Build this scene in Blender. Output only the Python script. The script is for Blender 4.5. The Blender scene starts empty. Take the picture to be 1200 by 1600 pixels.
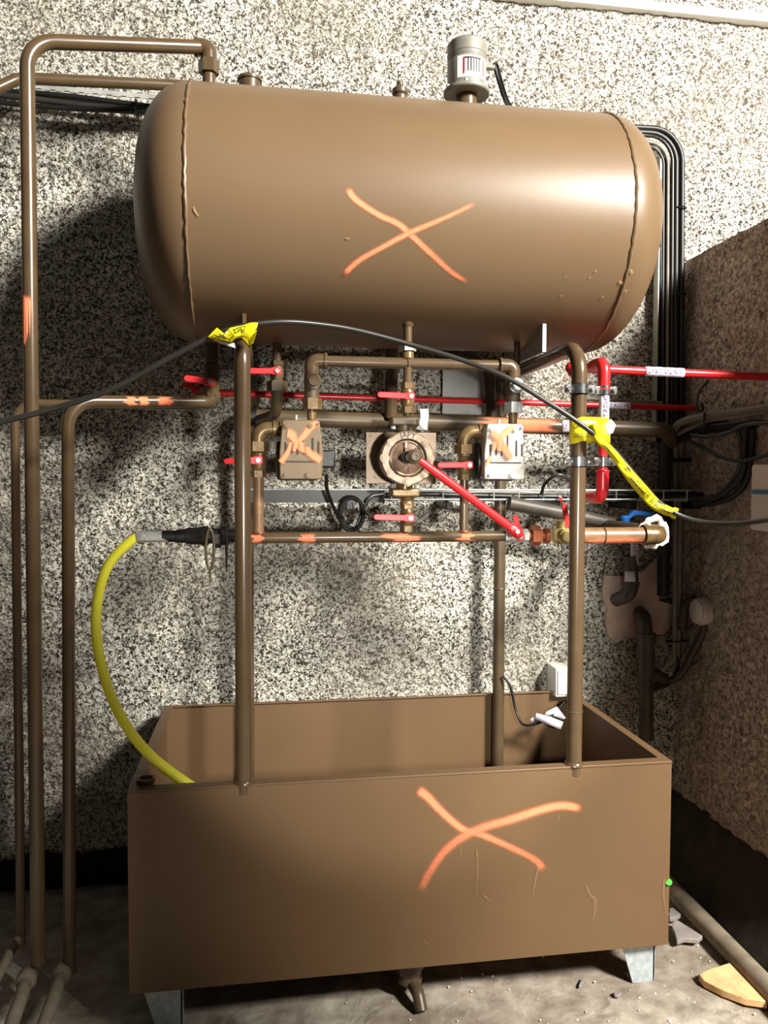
import bpy, math, random
import numpy as np
from mathutils import Vector, Matrix

# ------------------------------------------------------------------ camera
F = 1200.0                       # focal length in pixels of the 1200 x 1600 frame
CAM = np.array((0.0, 0.0, 1.40))
_y, _p, _r = math.radians(8.58), math.radians(2.39), math.radians(0.2)
FW = np.array((math.sin(_y)*math.cos(_p), math.cos(_y)*math.cos(_p), -math.sin(_p)))
_rt = np.array((math.cos(_y), -math.sin(_y), 0.0)); _up = np.cross(_rt, FW)
RT = _rt*math.cos(_r) + _up*math.sin(_r)
UP = _up*math.cos(_r) - _rt*math.sin(_r)
scene = bpy.context.scene
col = scene.collection
cd = bpy.data.cameras.new('camera'); cam = bpy.data.objects.new('camera', cd); col.objects.link(cam)
cd.sensor_fit = 'VERTICAL'; cd.sensor_height = 36.0; cd.sensor_width = 27.0
cd.lens = F/1600*36; cd.clip_start = 0.02
cam.matrix_world = Matrix(((RT[0], UP[0], -FW[0], CAM[0]), (RT[1], UP[1], -FW[1], CAM[1]),
                           (RT[2], UP[2], -FW[2], CAM[2]), (0, 0, 0, 1)))
scene.camera = cam

# ------------------------------------------------------------------ light
world = bpy.data.worlds.new('world'); scene.world = world; world.use_nodes = True
world.node_tree.nodes['Background'].inputs[0].default_value = (0.95, 1.0, 1.0, 1)
world.node_tree.nodes['Background'].inputs[1].default_value = 0.026
def area(name, loc, target, size, power, color, size_y=None):
    ld = bpy.data.lights.new(name, 'AREA'); ld.energy = power; ld.color = color
    ld.size = size
    if size_y: ld.shape = 'RECTANGLE'; ld.size_y = size_y
    o = bpy.data.objects.new(name, ld); col.objects.link(o); o.location = loc
    o.rotation_euler = (Vector(target)-Vector(loc)).to_track_quat('-Z', 'Y').to_euler()
    return o
area('ceiling_lamp', (3.0, -1.3, 3.9), (0.5, 2.5, 1.9), 0.85, 840, (1.0, 0.97, 0.90))
wl = bpy.data.lights.new('work_lamp', 'SPOT'); wl.energy = 135; wl.color = (1.0, 0.97, 0.90)
wl.spot_size = math.radians(42); wl.spot_blend = 0.4; wl.shadow_soft_size = 0.04
wo = bpy.data.objects.new('work_lamp', wl); col.objects.link(wo); wo.location = (0.42, 0.05, 1.33)
wo.rotation_euler = (Vector((0.34, 2.6, 0.97))-wo.location).to_track_quat('-Z', 'Y').to_euler()
scene.view_settings.view_transform = 'Standard'
scene.view_settings.look = 'None'
scene.view_settings.gamma = 1.0
scene.view_settings.use_curve_mapping = False
scene.view_settings.exposure = 0.0

# ------------------------------------------------------------------ helpers
def at(x, y, Y):
    """point of the place at depth Y seen at photo pixel x, y"""
    d = FW*F + RT*(x-600) - UP*(y-800)
    return Vector(CAM + d*((Y-CAM[1])/d[1]))
def pxs(Y, n):                    # n photo pixels in metres at depth Y
    return n*Y*1.02/F
V = Vector
X_, Y_, Z_ = V((1,0,0)), V((0,1,0)), V((0,0,1))
def frame(d):
    d = V(d).normalized()
    a = Z_ if abs(d.z) < 0.9 else X_
    u = d.cross(a).normalized(); v = d.cross(u).normalized()
    return d, u, v
def fillet(pts, rad, seg=7):
    pts = [V(p) for p in pts]; out = [pts[0]]
    for i in range(1, len(pts)-1):
        p, a, b = pts[i], pts[i-1]-pts[i], pts[i+1]-pts[i]
        la, lb = a.length, b.length; a.normalize(); b.normalize()
        ang = a.angle(b)
        if ang > 3.05: out.append(p); continue
        t = min(rad/math.tan(ang/2), la*0.48, lb*0.48); r = t*math.tan(ang/2)
        c = p + (a+b).normalized()*(r/math.sin(ang/2))
        s, e = p+a*t-c, p+b*t-c
        tot = s.angle(e); ax = s.cross(e).normalized()
        for k in range(seg+1):
            out.append(c + Matrix.Rotation(tot*k/seg, 3, ax) @ s)
    out.append(pts[-1]); return out
def spline(pts, n=10):
    pts = [V(p) for p in pts]; q = [pts[0]*2-pts[1]] + pts + [pts[-1]*2-pts[-2]]; out = []
    for i in range(1, len(q)-2):
        a, b, c, d = q[i-1:i+3]
        for k in range(n):
            t = k/n
            out.append(0.5*((2*b) + (c-a)*t + (2*a-5*b+4*c-d)*t*t + (3*b-a-3*c+d)*t**3))
    out.append(pts[-1]); return out

class MB:
    def __init__(s): s.v = []; s.f = []; s.a = None
    def ring(s, c, u, v, r, n, ph=0.0):
        i = len(s.v)
        for k in range(n):
            t = 2*math.pi*k/n + ph
            s.v.append(c + u*(r*math.cos(t)) + v*(r*math.sin(t)))
        return i
    def bridge(s, a, b, n):
        for k in range(n):
            s.f.append((a+k, a+(k+1) % n, b+(k+1) % n, b+k))
    def cap(s, a, n, flip=False):
        s.f.append(tuple(range(a, a+n)) if flip else tuple(range(a+n-1, a-1, -1)))
    def tube(s, pts, r, n=14, caps=True, closed=False):
        pts = [V(p) for p in pts]; m = len(pts)
        rs = r if isinstance(r, (list, tuple)) else [r]*m
        T = []
        for i in range(m):
            a = pts[(i-1) % m] if (i > 0 or closed) else pts[i]
            b = pts[(i+1) % m] if (i < m-1 or closed) else pts[i]
            T.append((b-a).normalized())
        _, u, v = frame(T[0]); ids = []
        for i in range(m):
            if i:
                ax = T[i-1].cross(T[i])
                if ax.length > 1e-7:
                    u = Matrix.Rotation(T[i-1].angle(T[i]), 3, ax.normalized()) @ u
            u = (u - T[i]*u.dot(T[i])).normalized(); v = T[i].cross(u)
            ids.append(s.ring(pts[i], u, v, rs[i], n))
        for i in range(m-1): s.bridge(ids[i], ids[i+1], n)
        if closed: s.bridge(ids[-1], ids[0], n)
        elif caps: s.cap(ids[0], n); s.cap(ids[-1], n, True)
        return s
    def cyl(s, a, b, r, r1=None, n=20, ph=0.0):
        a, b = V(a), V(b); d, u, v = frame(b-a); v = d.cross(u)
        i = s.ring(a, u, v, r, n, ph); j = s.ring(b, u, v, r if r1 is None else r1, n, ph)
        s.bridge(i, j, n); s.cap(i, n); s.cap(j, n, True); return s
    def hex(s, a, b, r): return s.cyl(a, b, r, n=6, ph=math.pi/6)
    def lathe(s, o, d, prof, n=24, caps=True):
        o = V(o); d, u, v = frame(d); v = d.cross(u)
        ids = [s.ring(o+d*t, u, v, max(r, 1e-4), n) for t, r in prof]
        for i in range(len(ids)-1): s.bridge(ids[i], ids[i+1], n)
        if caps: s.cap(ids[0], n); s.cap(ids[-1], n, True)
        return s
    def box(s, c, size, R=None):
        c = V(c); i = len(s.v)
        for z in (-.5, .5):
            for x, y in ((-.5,-.5), (.5,-.5), (.5,.5), (-.5,.5)):
                p = V((x*size[0], y*size[1], z*size[2]))
                s.v.append(c + (R @ p if R else p))
        for q in ((3,2,1,0), (4,5,6,7), (0,1,5,4), (1,2,6,5), (2,3,7,6), (3,0,4,7)):
            s.f.append(tuple(i+k for k in q))
        return s
    def span(s, a, b): return s.box(((a[0]+b[0])/2, (a[1]+b[1])/2, (a[2]+b[2])/2), (abs(b[0]-a[0]), abs(b[1]-a[1]), abs(b[2]-a[2])))
    def prism(s, poly, o, u, v, depth):
        """outline poly in u, v from o, extruded along u x v"""
        o, u, v = V(o), V(u).normalized(), V(v).normalized(); w = u.cross(v).normalized()*depth
        n = len(poly); i = len(s.v)
        for k in (0, 1):
            for a, b in poly: s.v.append(o + u*a + v*b + w*k)
        s.f.append(tuple(range(i+n-1, i-1, -1))); s.f.append(tuple(range(i+n, i+2*n)))
        for k in range(n): s.f.append((i+k, i+(k+1) % n, i+n+(k+1) % n, i+n+k))
        return s
    def torus(s, c, ax, R, r, n=28, m=8):
        d, u, v = frame(ax); v = d.cross(u)
        return s.tube([V(c)+u*(R*math.cos(2*math.pi*k/n))+v*(R*math.sin(2*math.pi*k/n)) for k in range(n)], r, m, closed=True)
    def grid(s, P):
        """P: rows of points"""
        i = len(s.v); h, w = len(P), len(P[0])
        for row in P: s.v.extend(V(p) for p in row)
        for a in range(h-1):
            for b in range(w-1):
                s.f.append((i+a*w+b, i+a*w+b+1, i+(a+1)*w+b+1, i+(a+1)*w+b))
        return s

def setprops(o, label=None, cat=None, group=None, kind=None):
    for k, x in (('label', label), ('category', cat), ('group', group), ('kind', kind)):
        if x: o[k] = x
    return o
def root_of(o):
    while o.parent: o = o.parent
    return o
def obj(name, mb, m, parent=None, label=None, cat=None, group=None, kind=None, base=None, flat=False, bevel=0, thick=0, angle=38):
    """one mesh object; verts are given in world space"""
    off = V(root_of(parent).location) if parent else (V(base) if base is not None else V((0,0,0)))
    if not parent and base is None and mb.v:
        zz = min(p.z for p in mb.v)
        off = V((sum(p.x for p in mb.v)/len(mb.v), sum(p.y for p in mb.v)/len(mb.v), zz))
    me = bpy.data.meshes.new(name)
    me.from_pydata([tuple(p-off) for p in mb.v], [], mb.f); me.update()
    if not flat:
        me.polygons.foreach_set('use_smooth', [True]*len(me.polygons))
        me.set_sharp_from_angle(angle=math.radians(angle))
    if mb.a is not None:
        at_ = me.attributes.new('alpha', 'FLOAT', 'POINT'); at_.data.foreach_set('value', mb.a)
    me.materials.append(m)
    o = bpy.data.objects.new(name, me); col.objects.link(o)
    if parent: o.parent = parent
    else: o.location = off
    if thick:
        md = o.modifiers.new('thickness', 'SOLIDIFY'); md.thickness = thick; md.offset = 0
    if bevel:
        md = o.modifiers.new('bevel', 'BEVEL'); md.width = bevel; md.segments = 2; md.limit_method = 'ANGLE'; md.angle_limit = math.radians(40)
    return setprops(o, label, cat, group, kind)
def thing(name, label, cat, loc, group=None):
    o = bpy.data.objects.new(name, None); col.objects.link(o); o.location = loc; o.empty_display_size = 0.05
    return setprops(o, label, cat, group)

_tc = {}
def text_geo(s):
    """(verts 2d scaled to cap height 1, faces, width) of a word"""
    if s not in _tc:
        c = bpy.data.curves.new('word', 'FONT'); c.body = s; c.size = 1.0; c.resolution_u = 2
        o = bpy.data.objects.new('word', c); col.objects.link(o)
        bpy.context.view_layer.update()
        me = bpy.data.meshes.new_from_object(o.evaluated_get(bpy.context.evaluated_depsgraph_get()))
        vs = [(v.co.x, v.co.y) for v in me.vertices]; fs = [tuple(p.vertices) for p in me.polygons]
        col.objects.unlink(o); bpy.data.objects.remove(o); bpy.data.curves.remove(c); bpy.data.meshes.remove(me)
        h = max(y for _, y in vs) or 1; x0 = min(x for x, _ in vs); x1 = max(x for x, _ in vs)
        _tc[s] = ([((x-x0)/h, y/h) for x, y in vs], fs, (x1-x0)/h)
    return _tc[s]
def text_mb(s, fn):
    vs, fs, w = text_geo(s); m = MB(); m.v = [V(fn(x/w, y)) for x, y in vs]; m.f = list(fs); return m

# ------------------------------------------------------------------ materials
def nt(name):
    m = bpy.data.materials.new(name); m.use_nodes = True
    n = m.node_tree.nodes; return m, n, m.node_tree.links, n['Principled BSDF']
def c4(c): return (c[0], c[1], c[2], 1)
def srgb(r, g, b):
    return tuple(((x/255)/12.92 if x/255 < .04045 else ((x/255+.055)/1.055)**2.4) for x in (r, g, b))
def mat(name, c, rough=0.5, metal=0.0, var=0.12, scale=9.0, bump=0.0, bscale=120.0, c2=None, wear=None, wear_amt=0.60, spec=0.5, coat=0.0):
    m, n, l, b = nt(name)
    tc = n.new('ShaderNodeTexCoord'); ns = n.new('ShaderNodeTexNoise')
    ns.inputs['Scale'].default_value = scale; ns.inputs['Detail'].default_value = 5
    l.new(tc.outputs['Object'], ns.inputs['Vector'])
    mx = n.new('ShaderNodeMix'); mx.data_type = 'RGBA'
    d = c2 or tuple(x*(1-var) for x in c); u = c if c2 else tuple(min(x*(1+var), 1) for x in c)
    rp = n.new('ShaderNodeMapRange'); rp.inputs[1].default_value = 0.35; rp.inputs[2].default_value = 0.65
    l.new(ns.outputs['Fac'], rp.inputs[0]); l.new(rp.outputs[0], mx.inputs[0])
    mx.inputs[6].default_value = c4(d); mx.inputs[7].default_value = c4(u); out = mx.outputs[2]
    if wear:
        n2 = n.new('ShaderNodeTexNoise'); n2.inputs['Scale'].default_value = scale*6; n2.inputs['Detail'].default_value = 6
        l.new(tc.outputs['Object'], n2.inputs['Vector'])
        r2 = n.new('ShaderNodeMapRange'); r2.inputs[1].default_value = wear_amt; r2.inputs[2].default_value = wear_amt+.06
        l.new(n2.outputs['Fac'], r2.inputs[0])
        m2 = n.new('ShaderNodeMix'); m2.data_type = 'RGBA'; l.new(r2.outputs[0], m2.inputs[0])
        l.new(out, m2.inputs[6]); m2.inputs[7].default_value = c4(wear); out = m2.outputs[2]
    l.new(out, b.inputs['Base Color'])
    b.inputs['Roughness'].default_value = rough; b.inputs['Metallic'].default_value = metal
    b.inputs['Specular IOR Level'].default_value = spec
    if coat: b.inputs['Coat Weight'].default_value = coat; b.inputs['Coat Roughness'].default_value = 0.15
    if bump:
        n3 = n.new('ShaderNodeTexNoise'); n3.inputs['Scale'].default_value = bscale; n3.inputs['Detail'].default_value = 3
        l.new(tc.outputs['Object'], n3.inputs['Vector'])
        bp = n.new('ShaderNodeBump'); bp.inputs['Strength'].default_value = bump; bp.inputs['Distance'].default_value = 0.004
        l.new(n3.outputs['Fac'], bp.inputs['Height']); l.new(bp.outputs[0], b.inputs['Normal'])
    return m
def plaster(name, light, dark, mid, scale, lo, hi, stain=0.35, base_dark=None, swirl=1.1):
    """roughcast: pale grains and dark grit, slow stains, optional ragged darker band below base_dark"""
    m, n, l, b = nt(name)
    tc = n.new('ShaderNodeTexCoord')
    def noise(s, d=4, dist=0.0, rough=.5):
        q = n.new('ShaderNodeTexNoise'); q.inputs['Scale'].default_value = s; q.inputs['Detail'].default_value = d
        q.inputs['Distortion'].default_value = dist; q.inputs['Roughness'].default_value = rough
        l.new(tc.outputs['Object'], q.inputs['Vector']); return q.outputs['Fac']
    def rng(x, a, c):
        q = n.new('ShaderNodeMapRange'); q.inputs[1].default_value = a; q.inputs[2].default_value = c; l.new(x, q.inputs[0]); return q.outputs[0]
    def mix(f, a, c):
        q = n.new('ShaderNodeMix'); q.data_type = 'RGBA'
        l.new(f, q.inputs[0])
        for i, x in ((6, a), (7, c)):
            if isinstance(x, tuple): q.inputs[i].default_value = c4(x)
            else: l.new(x, q.inputs[i])
        return q.outputs[2]
    slow = rng(noise(2.3, 5), .38, .68)
    g = noise(scale, 2.5, swirl, .55)
    k = rng(g, lo, hi)
    c = mix(k, dark, light)
    md = n.new('ShaderNodeMath'); md.operation = 'MULTIPLY'; l.new(slow, md.inputs[0]); md.inputs[1].default_value = stain
    c = mix(md.outputs[0], c, mid)
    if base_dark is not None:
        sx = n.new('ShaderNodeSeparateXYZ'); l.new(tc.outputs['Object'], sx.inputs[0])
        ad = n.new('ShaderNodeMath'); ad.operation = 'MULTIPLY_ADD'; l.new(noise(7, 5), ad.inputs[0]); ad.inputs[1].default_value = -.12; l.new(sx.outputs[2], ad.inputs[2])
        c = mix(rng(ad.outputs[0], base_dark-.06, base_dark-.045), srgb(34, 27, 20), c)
    l.new(c, b.inputs['Base Color']); b.inputs['Roughness'].default_value = .92; b.inputs['Specular IOR Level'].default_value = .2
    bp = n.new('ShaderNodeBump'); bp.inputs['Strength'].default_value = .9; bp.inputs['Distance'].default_value = .012
    l.new(noise(scale*.8, 4, .6), bp.inputs['Height']); l.new(bp.outputs[0], b.inputs['Normal'])
    return m
def spray(name, c):
    """sprayed paint: thins out towards the rim of the stroke (point attribute alpha)"""
    m, n, l, b = nt(name)
    a = n.new('ShaderNodeAttribute'); a.attribute_name = 'alpha'
    tc = n.new('ShaderNodeTexCoord'); ns = n.new('ShaderNodeTexNoise'); ns.inputs['Scale'].default_value = 90; ns.inputs['Detail'].default_value = 4
    l.new(tc.outputs['Object'], ns.inputs['Vector'])
    q = n.new('ShaderNodeMath'); q.operation = 'MULTIPLY_ADD'; l.new(ns.outputs['Fac'], q.inputs[0]); q.inputs[1].default_value = .5; q.inputs[2].default_value = -.27
    s = n.new('ShaderNodeMath'); s.operation = 'ADD'; s.use_clamp = True; l.new(a.outputs['Fac'], s.inputs[0]); l.new(q.outputs[0], s.inputs[1])
    z = n.new('ShaderNodeMath'); z.operation = 'MULTIPLY'; z.use_clamp = True; l.new(s.outputs[0], z.inputs[0]); l.new(a.outputs['Fac'], z.inputs[1])
    g = n.new('ShaderNodeMath'); g.operation = 'MULTIPLY'; g.use_clamp = True; l.new(z.outputs[0], g.inputs[0]); g.inputs[1].default_value = 1.25
    b.inputs['Base Color'].default_value = c4(c); b.inputs['Roughness'].default_value = .75; b.inputs['Specular IOR Level'].default_value = .25
    l.new(g.outputs[0], b.inputs['Alpha'])
    return m

BROWN = srgb(111, 89, 65)
M = dict(
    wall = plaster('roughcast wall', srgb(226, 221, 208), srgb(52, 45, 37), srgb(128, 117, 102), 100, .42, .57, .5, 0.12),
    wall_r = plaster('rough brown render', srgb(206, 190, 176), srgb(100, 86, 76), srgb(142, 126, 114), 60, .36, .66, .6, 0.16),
    floor = plaster('dirty concrete floor', srgb(196, 186, 170), srgb(136, 124, 110), srgb(110, 96, 82), 16, .3, .7, .8, swirl=.15),
    tank = mat('brown tank paint', BROWN, .40, var=.05, scale=2.2, bump=.03, bscale=26, spec=.38, wear=srgb(96, 76, 54), wear_amt=.73),
    bund = mat('brown trough paint', srgb(107, 82, 55), .5, var=.06, scale=2.5, bump=.04, bscale=40, wear=srgb(170, 138, 96), wear_amt=.77),
    pipe = mat('brown pipe paint', srgb(84, 67, 47), .26, var=.10, scale=14),
    dpipe = mat('dark brown pipe paint', srgb(80, 66, 47), .38, var=.15, scale=12),
    rust = mat('bare rusty pipe', srgb(124, 92, 62), .42, var=.2, scale=20, wear=srgb(170, 104, 72), wear_amt=.62),
    fit = mat('bronze fittings', srgb(112, 90, 58), .33, metal=.35, var=.25, scale=40, bump=.1, bscale=90),
    brass = mat('yellow brass', srgb(206, 190, 128), .3, metal=.55, var=.1, scale=30),
    copper = mat('copper union', srgb(150, 84, 54), .4, metal=.5, var=.15, scale=40),
    steel = mat('galvanised steel', srgb(186, 188, 186), .38, metal=.55, var=.15, scale=60),
    chrome = mat('chromed clamp steel', srgb(196, 198, 196), .22, metal=.95, var=.35, scale=90, wear=srgb(40, 38, 36), wear_amt=.62),
    zinc = mat('spangled zinc leg', srgb(186, 196, 200), .5, metal=.3, var=.15, scale=70),
    red = mat('red enamel', srgb(208, 36, 40), .3, var=.1, scale=16, spec=.6),
    lever = mat('red plastic lever sleeve', srgb(222, 52, 56), .38, var=.12, scale=30),
    blue = mat('blue plastic sleeve', srgb(30, 104, 190), .4, var=.08),
    black = mat('black rubber', srgb(20, 19, 17), .45, var=.25, scale=30),
    cable = mat('dark grey cable sheath', srgb(46, 43, 38), .38, var=.15, scale=20),
    gcable = mat('grey cable sheath', srgb(120, 114, 102), .5, var=.15, scale=20),
    tray = mat('black steel tray', srgb(30, 27, 21), .4, metal=.2, var=.25, scale=20),
    gtray = mat('perforated grey tray', srgb(172, 170, 162), .45, metal=.3, var=.15, scale=20),
    yellow = mat('yellow hose rubber', srgb(252, 244, 66), .4, var=.06, scale=20, wear=srgb(150, 140, 40), wear_amt=.68),
    tape = mat('yellow barrier tape', srgb(240, 226, 30), .3, var=.05),
    ink_shade = mat('black print and slot shade', srgb(28, 24, 18), .6, var=.1),
    pen = mat('violet marker pen', srgb(70, 48, 110), .7, var=.1),
    paper = mat('white paper label', srgb(226, 216, 230), .7, var=.05),
    white = mat('white plastic', srgb(226, 226, 220), .5, var=.05),
    alu = mat('crimped aluminium', srgb(214, 214, 208), .3, metal=.6, var=.1, scale=40),
    gauge = mat('pale grey cast housing', srgb(122, 118, 108), .5, var=.12, scale=30, wear=srgb(88, 80, 68), wear_amt=.66),
    pump_b = mat('brown pump paint', srgb(110, 90, 62), .5, var=.08, scale=20),
    pump_g = mat('worn grey pump casting', srgb(172, 168, 161), .42, var=.22, scale=36, metal=.25, wear=srgb(120, 110, 100), wear_amt=.62),
    cast = mat('worn cast iron', srgb(136, 118, 100), .4, var=.25, scale=34, metal=.4, wear=srgb(112, 92, 74), wear_amt=.60),
    castin = mat('brown cast recess', srgb(98, 72, 52), .5, var=.25, scale=34, metal=.2),
    plate = mat('stained steel plate', srgb(126, 108, 88), .4, var=.2, scale=12, metal=.3, wear=srgb(104, 76, 54), wear_amt=.64),
    sheet = mat('grey sheet metal', srgb(176, 176, 172), .45, var=.1, scale=12, metal=.2),
    pipe_g = mat('dark plastic pipe', srgb(66, 58, 48), .5, var=.2, scale=14),
    patch = mat('pinkish filler plaster', srgb(196, 172, 156), .9, var=.14, scale=18, bump=.6, bscale=50),
    foam = mat('white expanding foam', srgb(236, 234, 226), .8, var=.06, bump=.5, bscale=80),
    orange = spray('orange marker spray', srgb(255, 144, 104)),
    drip = spray('pale paint drip', srgb(176, 146, 106)),
    green = mat('green paint', srgb(90, 200, 70), .5, var=.05),
    box = mat('off white panel', srgb(206, 196, 188), .45, var=.05),
    bluestripe = mat('blue stripe', srgb(60, 110, 150), .5),
    wood = mat('raw chipboard', srgb(222, 176, 124), .8, var=.15, scale=30, wear=srgb(120, 84, 54), wear_amt=.64),
    crumb = mat('plaster crumbs', srgb(226, 220, 208), .9, var=.1),
    fpipe = mat('dusty floor pipe', srgb(130, 118, 100), .7, var=.25, scale=16),
    slate = mat('grey broken tile', srgb(136, 128, 122), .7, var=.15, scale=16),
    dark_mortar = mat('dark brown mortar', srgb(52, 44, 36), .85, var=.3, scale=14, bump=.5, bscale=40),
    strip = mat('white trunking', srgb(236, 234, 226), .5, var=.03),
)
# ------------------------------------------------------------------ setting
rng = np.random.default_rng(7)
def vnoise(U, W, cell, seed):
    r = np.random.default_rng(seed); u = U/cell; w = W/cell
    u = u-u.min()+1; w = w-w.min()+1
    g = r.random((int(u.max())+3, int(w.max())+3))
    iu, iw = u.astype(int), w.astype(int); fu, fw = u-iu, w-iw
    fu = fu*fu*(3-2*fu); fw = fw*fw*(3-2*fw)
    return (g[iu, iw]*(1-fu)*(1-fw)+g[iu+1, iw]*fu*(1-fw)+g[iu, iw+1]*(1-fu)*fw+g[iu+1, iw+1]*fu*fw)-.5
def relief(name, o, u, v, nrm, lu, lv, step, layers, m, parent=None, kind='structure'):
    nu, nv = int(lu/step)+1, int(lv/step)+1
    a = np.linspace(0, lu, nu); b = np.linspace(0, lv, nv); U, W = np.meshgrid(a, b, indexing='ij')
    h = np.zeros_like(U)
    for k, (cell, amp) in enumerate(layers): h += vnoise(U, W, cell, 11+k*7+len(name))*amp
    o, u, v, nrm = (np.array(x, float) for x in (o, u, v, nrm))
    P = o + U[..., None]*u + W[..., None]*v + h[..., None]*nrm
    P = P.reshape(-1, 3)
    i = np.arange((nu-1)*(nv-1)); r_ = i//(nv-1); c_ = i % (nv-1); q = r_*nv+c_
    fc = np.stack((q, q+nv, q+nv+1, q+1), 1)
    if np.dot(np.cross(u, v), nrm) < 0: fc = fc[:, ::-1]
    me = bpy.data.meshes.new(name)
    me.vertices.add(len(P)); me.vertices.foreach_set('co', P.ravel())
    me.loops.add(fc.size); me.loops.foreach_set('vertex_index', fc.ravel().astype(np.int32))
    me.polygons.add(len(fc)); me.polygons.foreach_set('loop_start', np.arange(0, fc.size, 4, dtype=np.int32))
    me.polygons.foreach_set('loop_total', np.full(len(fc), 4, dtype=np.int32))
    me.polygons.foreach_set('use_smooth', np.ones(len(fc), dtype=bool))
    me.update(calc_edges=True); me.materials.append(m)
    ob = bpy.data.objects.new(name, me); col.objects.link(ob)
    if parent: ob.parent = parent
    else: ob['kind'] = kind
    return ob
WY = 2.70                       # face of the back wall
PX = 1.535                      # face of the low partition on the right
PF, PT = 1.75, 2.215            # its free end and its top
ROUGH = [(.30, .010), (.09, .008), (.030, .008), (.014, .010)]
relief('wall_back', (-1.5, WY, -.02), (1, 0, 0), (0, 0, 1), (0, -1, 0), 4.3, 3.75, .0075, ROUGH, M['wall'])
obj('wall_back_core', MB().span((-1.5, WY+.02, -.05), (2.8, WY+.25, 3.75)), M['wall'], bpy.data.objects['wall_back'])
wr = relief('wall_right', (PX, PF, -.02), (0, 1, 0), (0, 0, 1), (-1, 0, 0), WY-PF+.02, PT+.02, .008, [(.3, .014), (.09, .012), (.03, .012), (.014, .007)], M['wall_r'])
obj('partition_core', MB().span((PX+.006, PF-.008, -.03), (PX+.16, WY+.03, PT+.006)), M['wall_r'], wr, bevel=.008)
relief('floor', (-1.5, -1.2, 0), (1, 0, 0), (0, 1, 0), (0, 0, 1), 4.3, 3.95, .016, [(.5, .010), (.12, .007), (.04, .004)], M['floor'])
obj('lamp_blocker', MB().span((1.02, .36, 0), (1.50, .48, 2.62)), M['wall_r'], kind='structure', bevel=.01)  # unseen pillar, added to keep the ceiling lamp off the lower left

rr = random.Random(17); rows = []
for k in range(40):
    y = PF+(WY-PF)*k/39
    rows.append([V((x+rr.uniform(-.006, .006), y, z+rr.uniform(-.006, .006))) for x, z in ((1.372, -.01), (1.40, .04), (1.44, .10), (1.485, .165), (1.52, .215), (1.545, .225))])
obj('trim_1', MB().grid(rows), M['dark_mortar'], kind='structure')  # dark brown mortar bank sloping up to the partition

# ------------------------------------------------------------------ storage tank
TY, TZ, TR = 2.28, 2.142, .346
TL, TRX, TH = -.197, .962, .157
tank = thing('fuel_tank', 'large brown horizontal cylindrical tank with an orange spray cross', 'tank', (.38, TY, TZ-TR))
obj('shell', MB().lathe((TL, TY, TZ), X_, [(0, TR), ((TRX-TL), TR)], 96, caps=False), M['tank'], tank)
for x, s in ((TL, -1), (TRX, 1)):
    prof = []
    for k in range(15):
        a = math.pi/2*k/14
        prof.append((TH*math.sin(a)**1.0*(1.0), TR*math.cos(a)**.62))
    obj('dished_end', MB().lathe((x, TY, TZ), X_*s, prof, 96, caps=False), M['tank'], tank)
    rr = random.Random(4+s)
    ring = [V((x+rr.uniform(-.0012, .0012), TY+math.cos(t)*(TR+.0006), TZ+math.sin(t)*(TR+.0006))) for t in [2*math.pi*k/150 for k in range(150)]]
    obj('weld_seam', MB().tube(ring, [.0042+rr.uniform(-.0010, .0012) for _ in ring], 6, closed=True), M['tank'], tank)
def on_tank(x, y, e=.0012):      # photo pixel to the tank's skin
    d = FW*F + RT*(x-600) - UP*(y-800); a = d[1]**2+d[2]**2
    b = 2*(d[1]*(CAM[1]-TY)+d[2]*(CAM[2]-TZ)); c = (CAM[1]-TY)**2+(CAM[2]-TZ)**2-(TR+e)**2
    q = b*b-4*a*c; t = (-b-math.sqrt(max(q, 0)))/(2*a); p = V(CAM+d*t)
    return p, V((0, p.y-TY, p.z-TZ)).normalized()
def on_plane(Y):
    return lambda x, y: (at(x, y, Y-.0009), V((0, -1, 0)))
def stroke(name, surf, pts, widths, parent, ends=(1, 1), label='orange spray paint', m_='orange'):
    """ribbon of sprayed paint lying on a surface; pts in photo pixels"""
    c = spline([V((x, y, 0)) for x, y in pts], 8); n = len(c); m = MB(); m.a = []; rows = []
    for i, p in enumerate(c):
        t = (c[min(i+1, n-1)]-c[max(i-1, 0)]).normalized(); nn = V((-t.y, t.x, 0))
        f = i/(n-1); k = f*(len(widths)-1); j = min(int(k), len(widths)-2); w = widths[j]*(1-k+j)+widths[j+1]*(k-j)
        e = min(1, f/.06+.0) * min(1, (1-f)/.06)
        strength = ends[0]*(1-f)+ends[1]*f
        row = []
        for s_, al in ((-1.5, 0), (-.95, .45), (-.5, .95), (0, 1), (.5, .95), (.95, .45), (1.5, 0)):
            q = p+nn*(s_*w); row.append(surf(q.x, q.y)[0]); m.a.append(al*e*strength)
        rows.append(row)
    m.grid(rows)
    return obj(name, m, M[m_], parent, label)
stroke('paint_stroke', on_tank, [(541, 292), (556, 312), (590, 335), (622, 350), (645, 370), (675, 398), (705, 425), (734, 443)], [5.5, 5, 5.5, 5, 4], tank, (1.1, .75))
stroke('paint_stroke', lambda x, y: on_tank(x, y, .0024), [(534, 432), (560, 408), (600, 385), (640, 364), (680, 347), (712, 333), (744, 317)], [5, 4.5, 5, 4, 3.5], tank, (1.0, .8))
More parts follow.
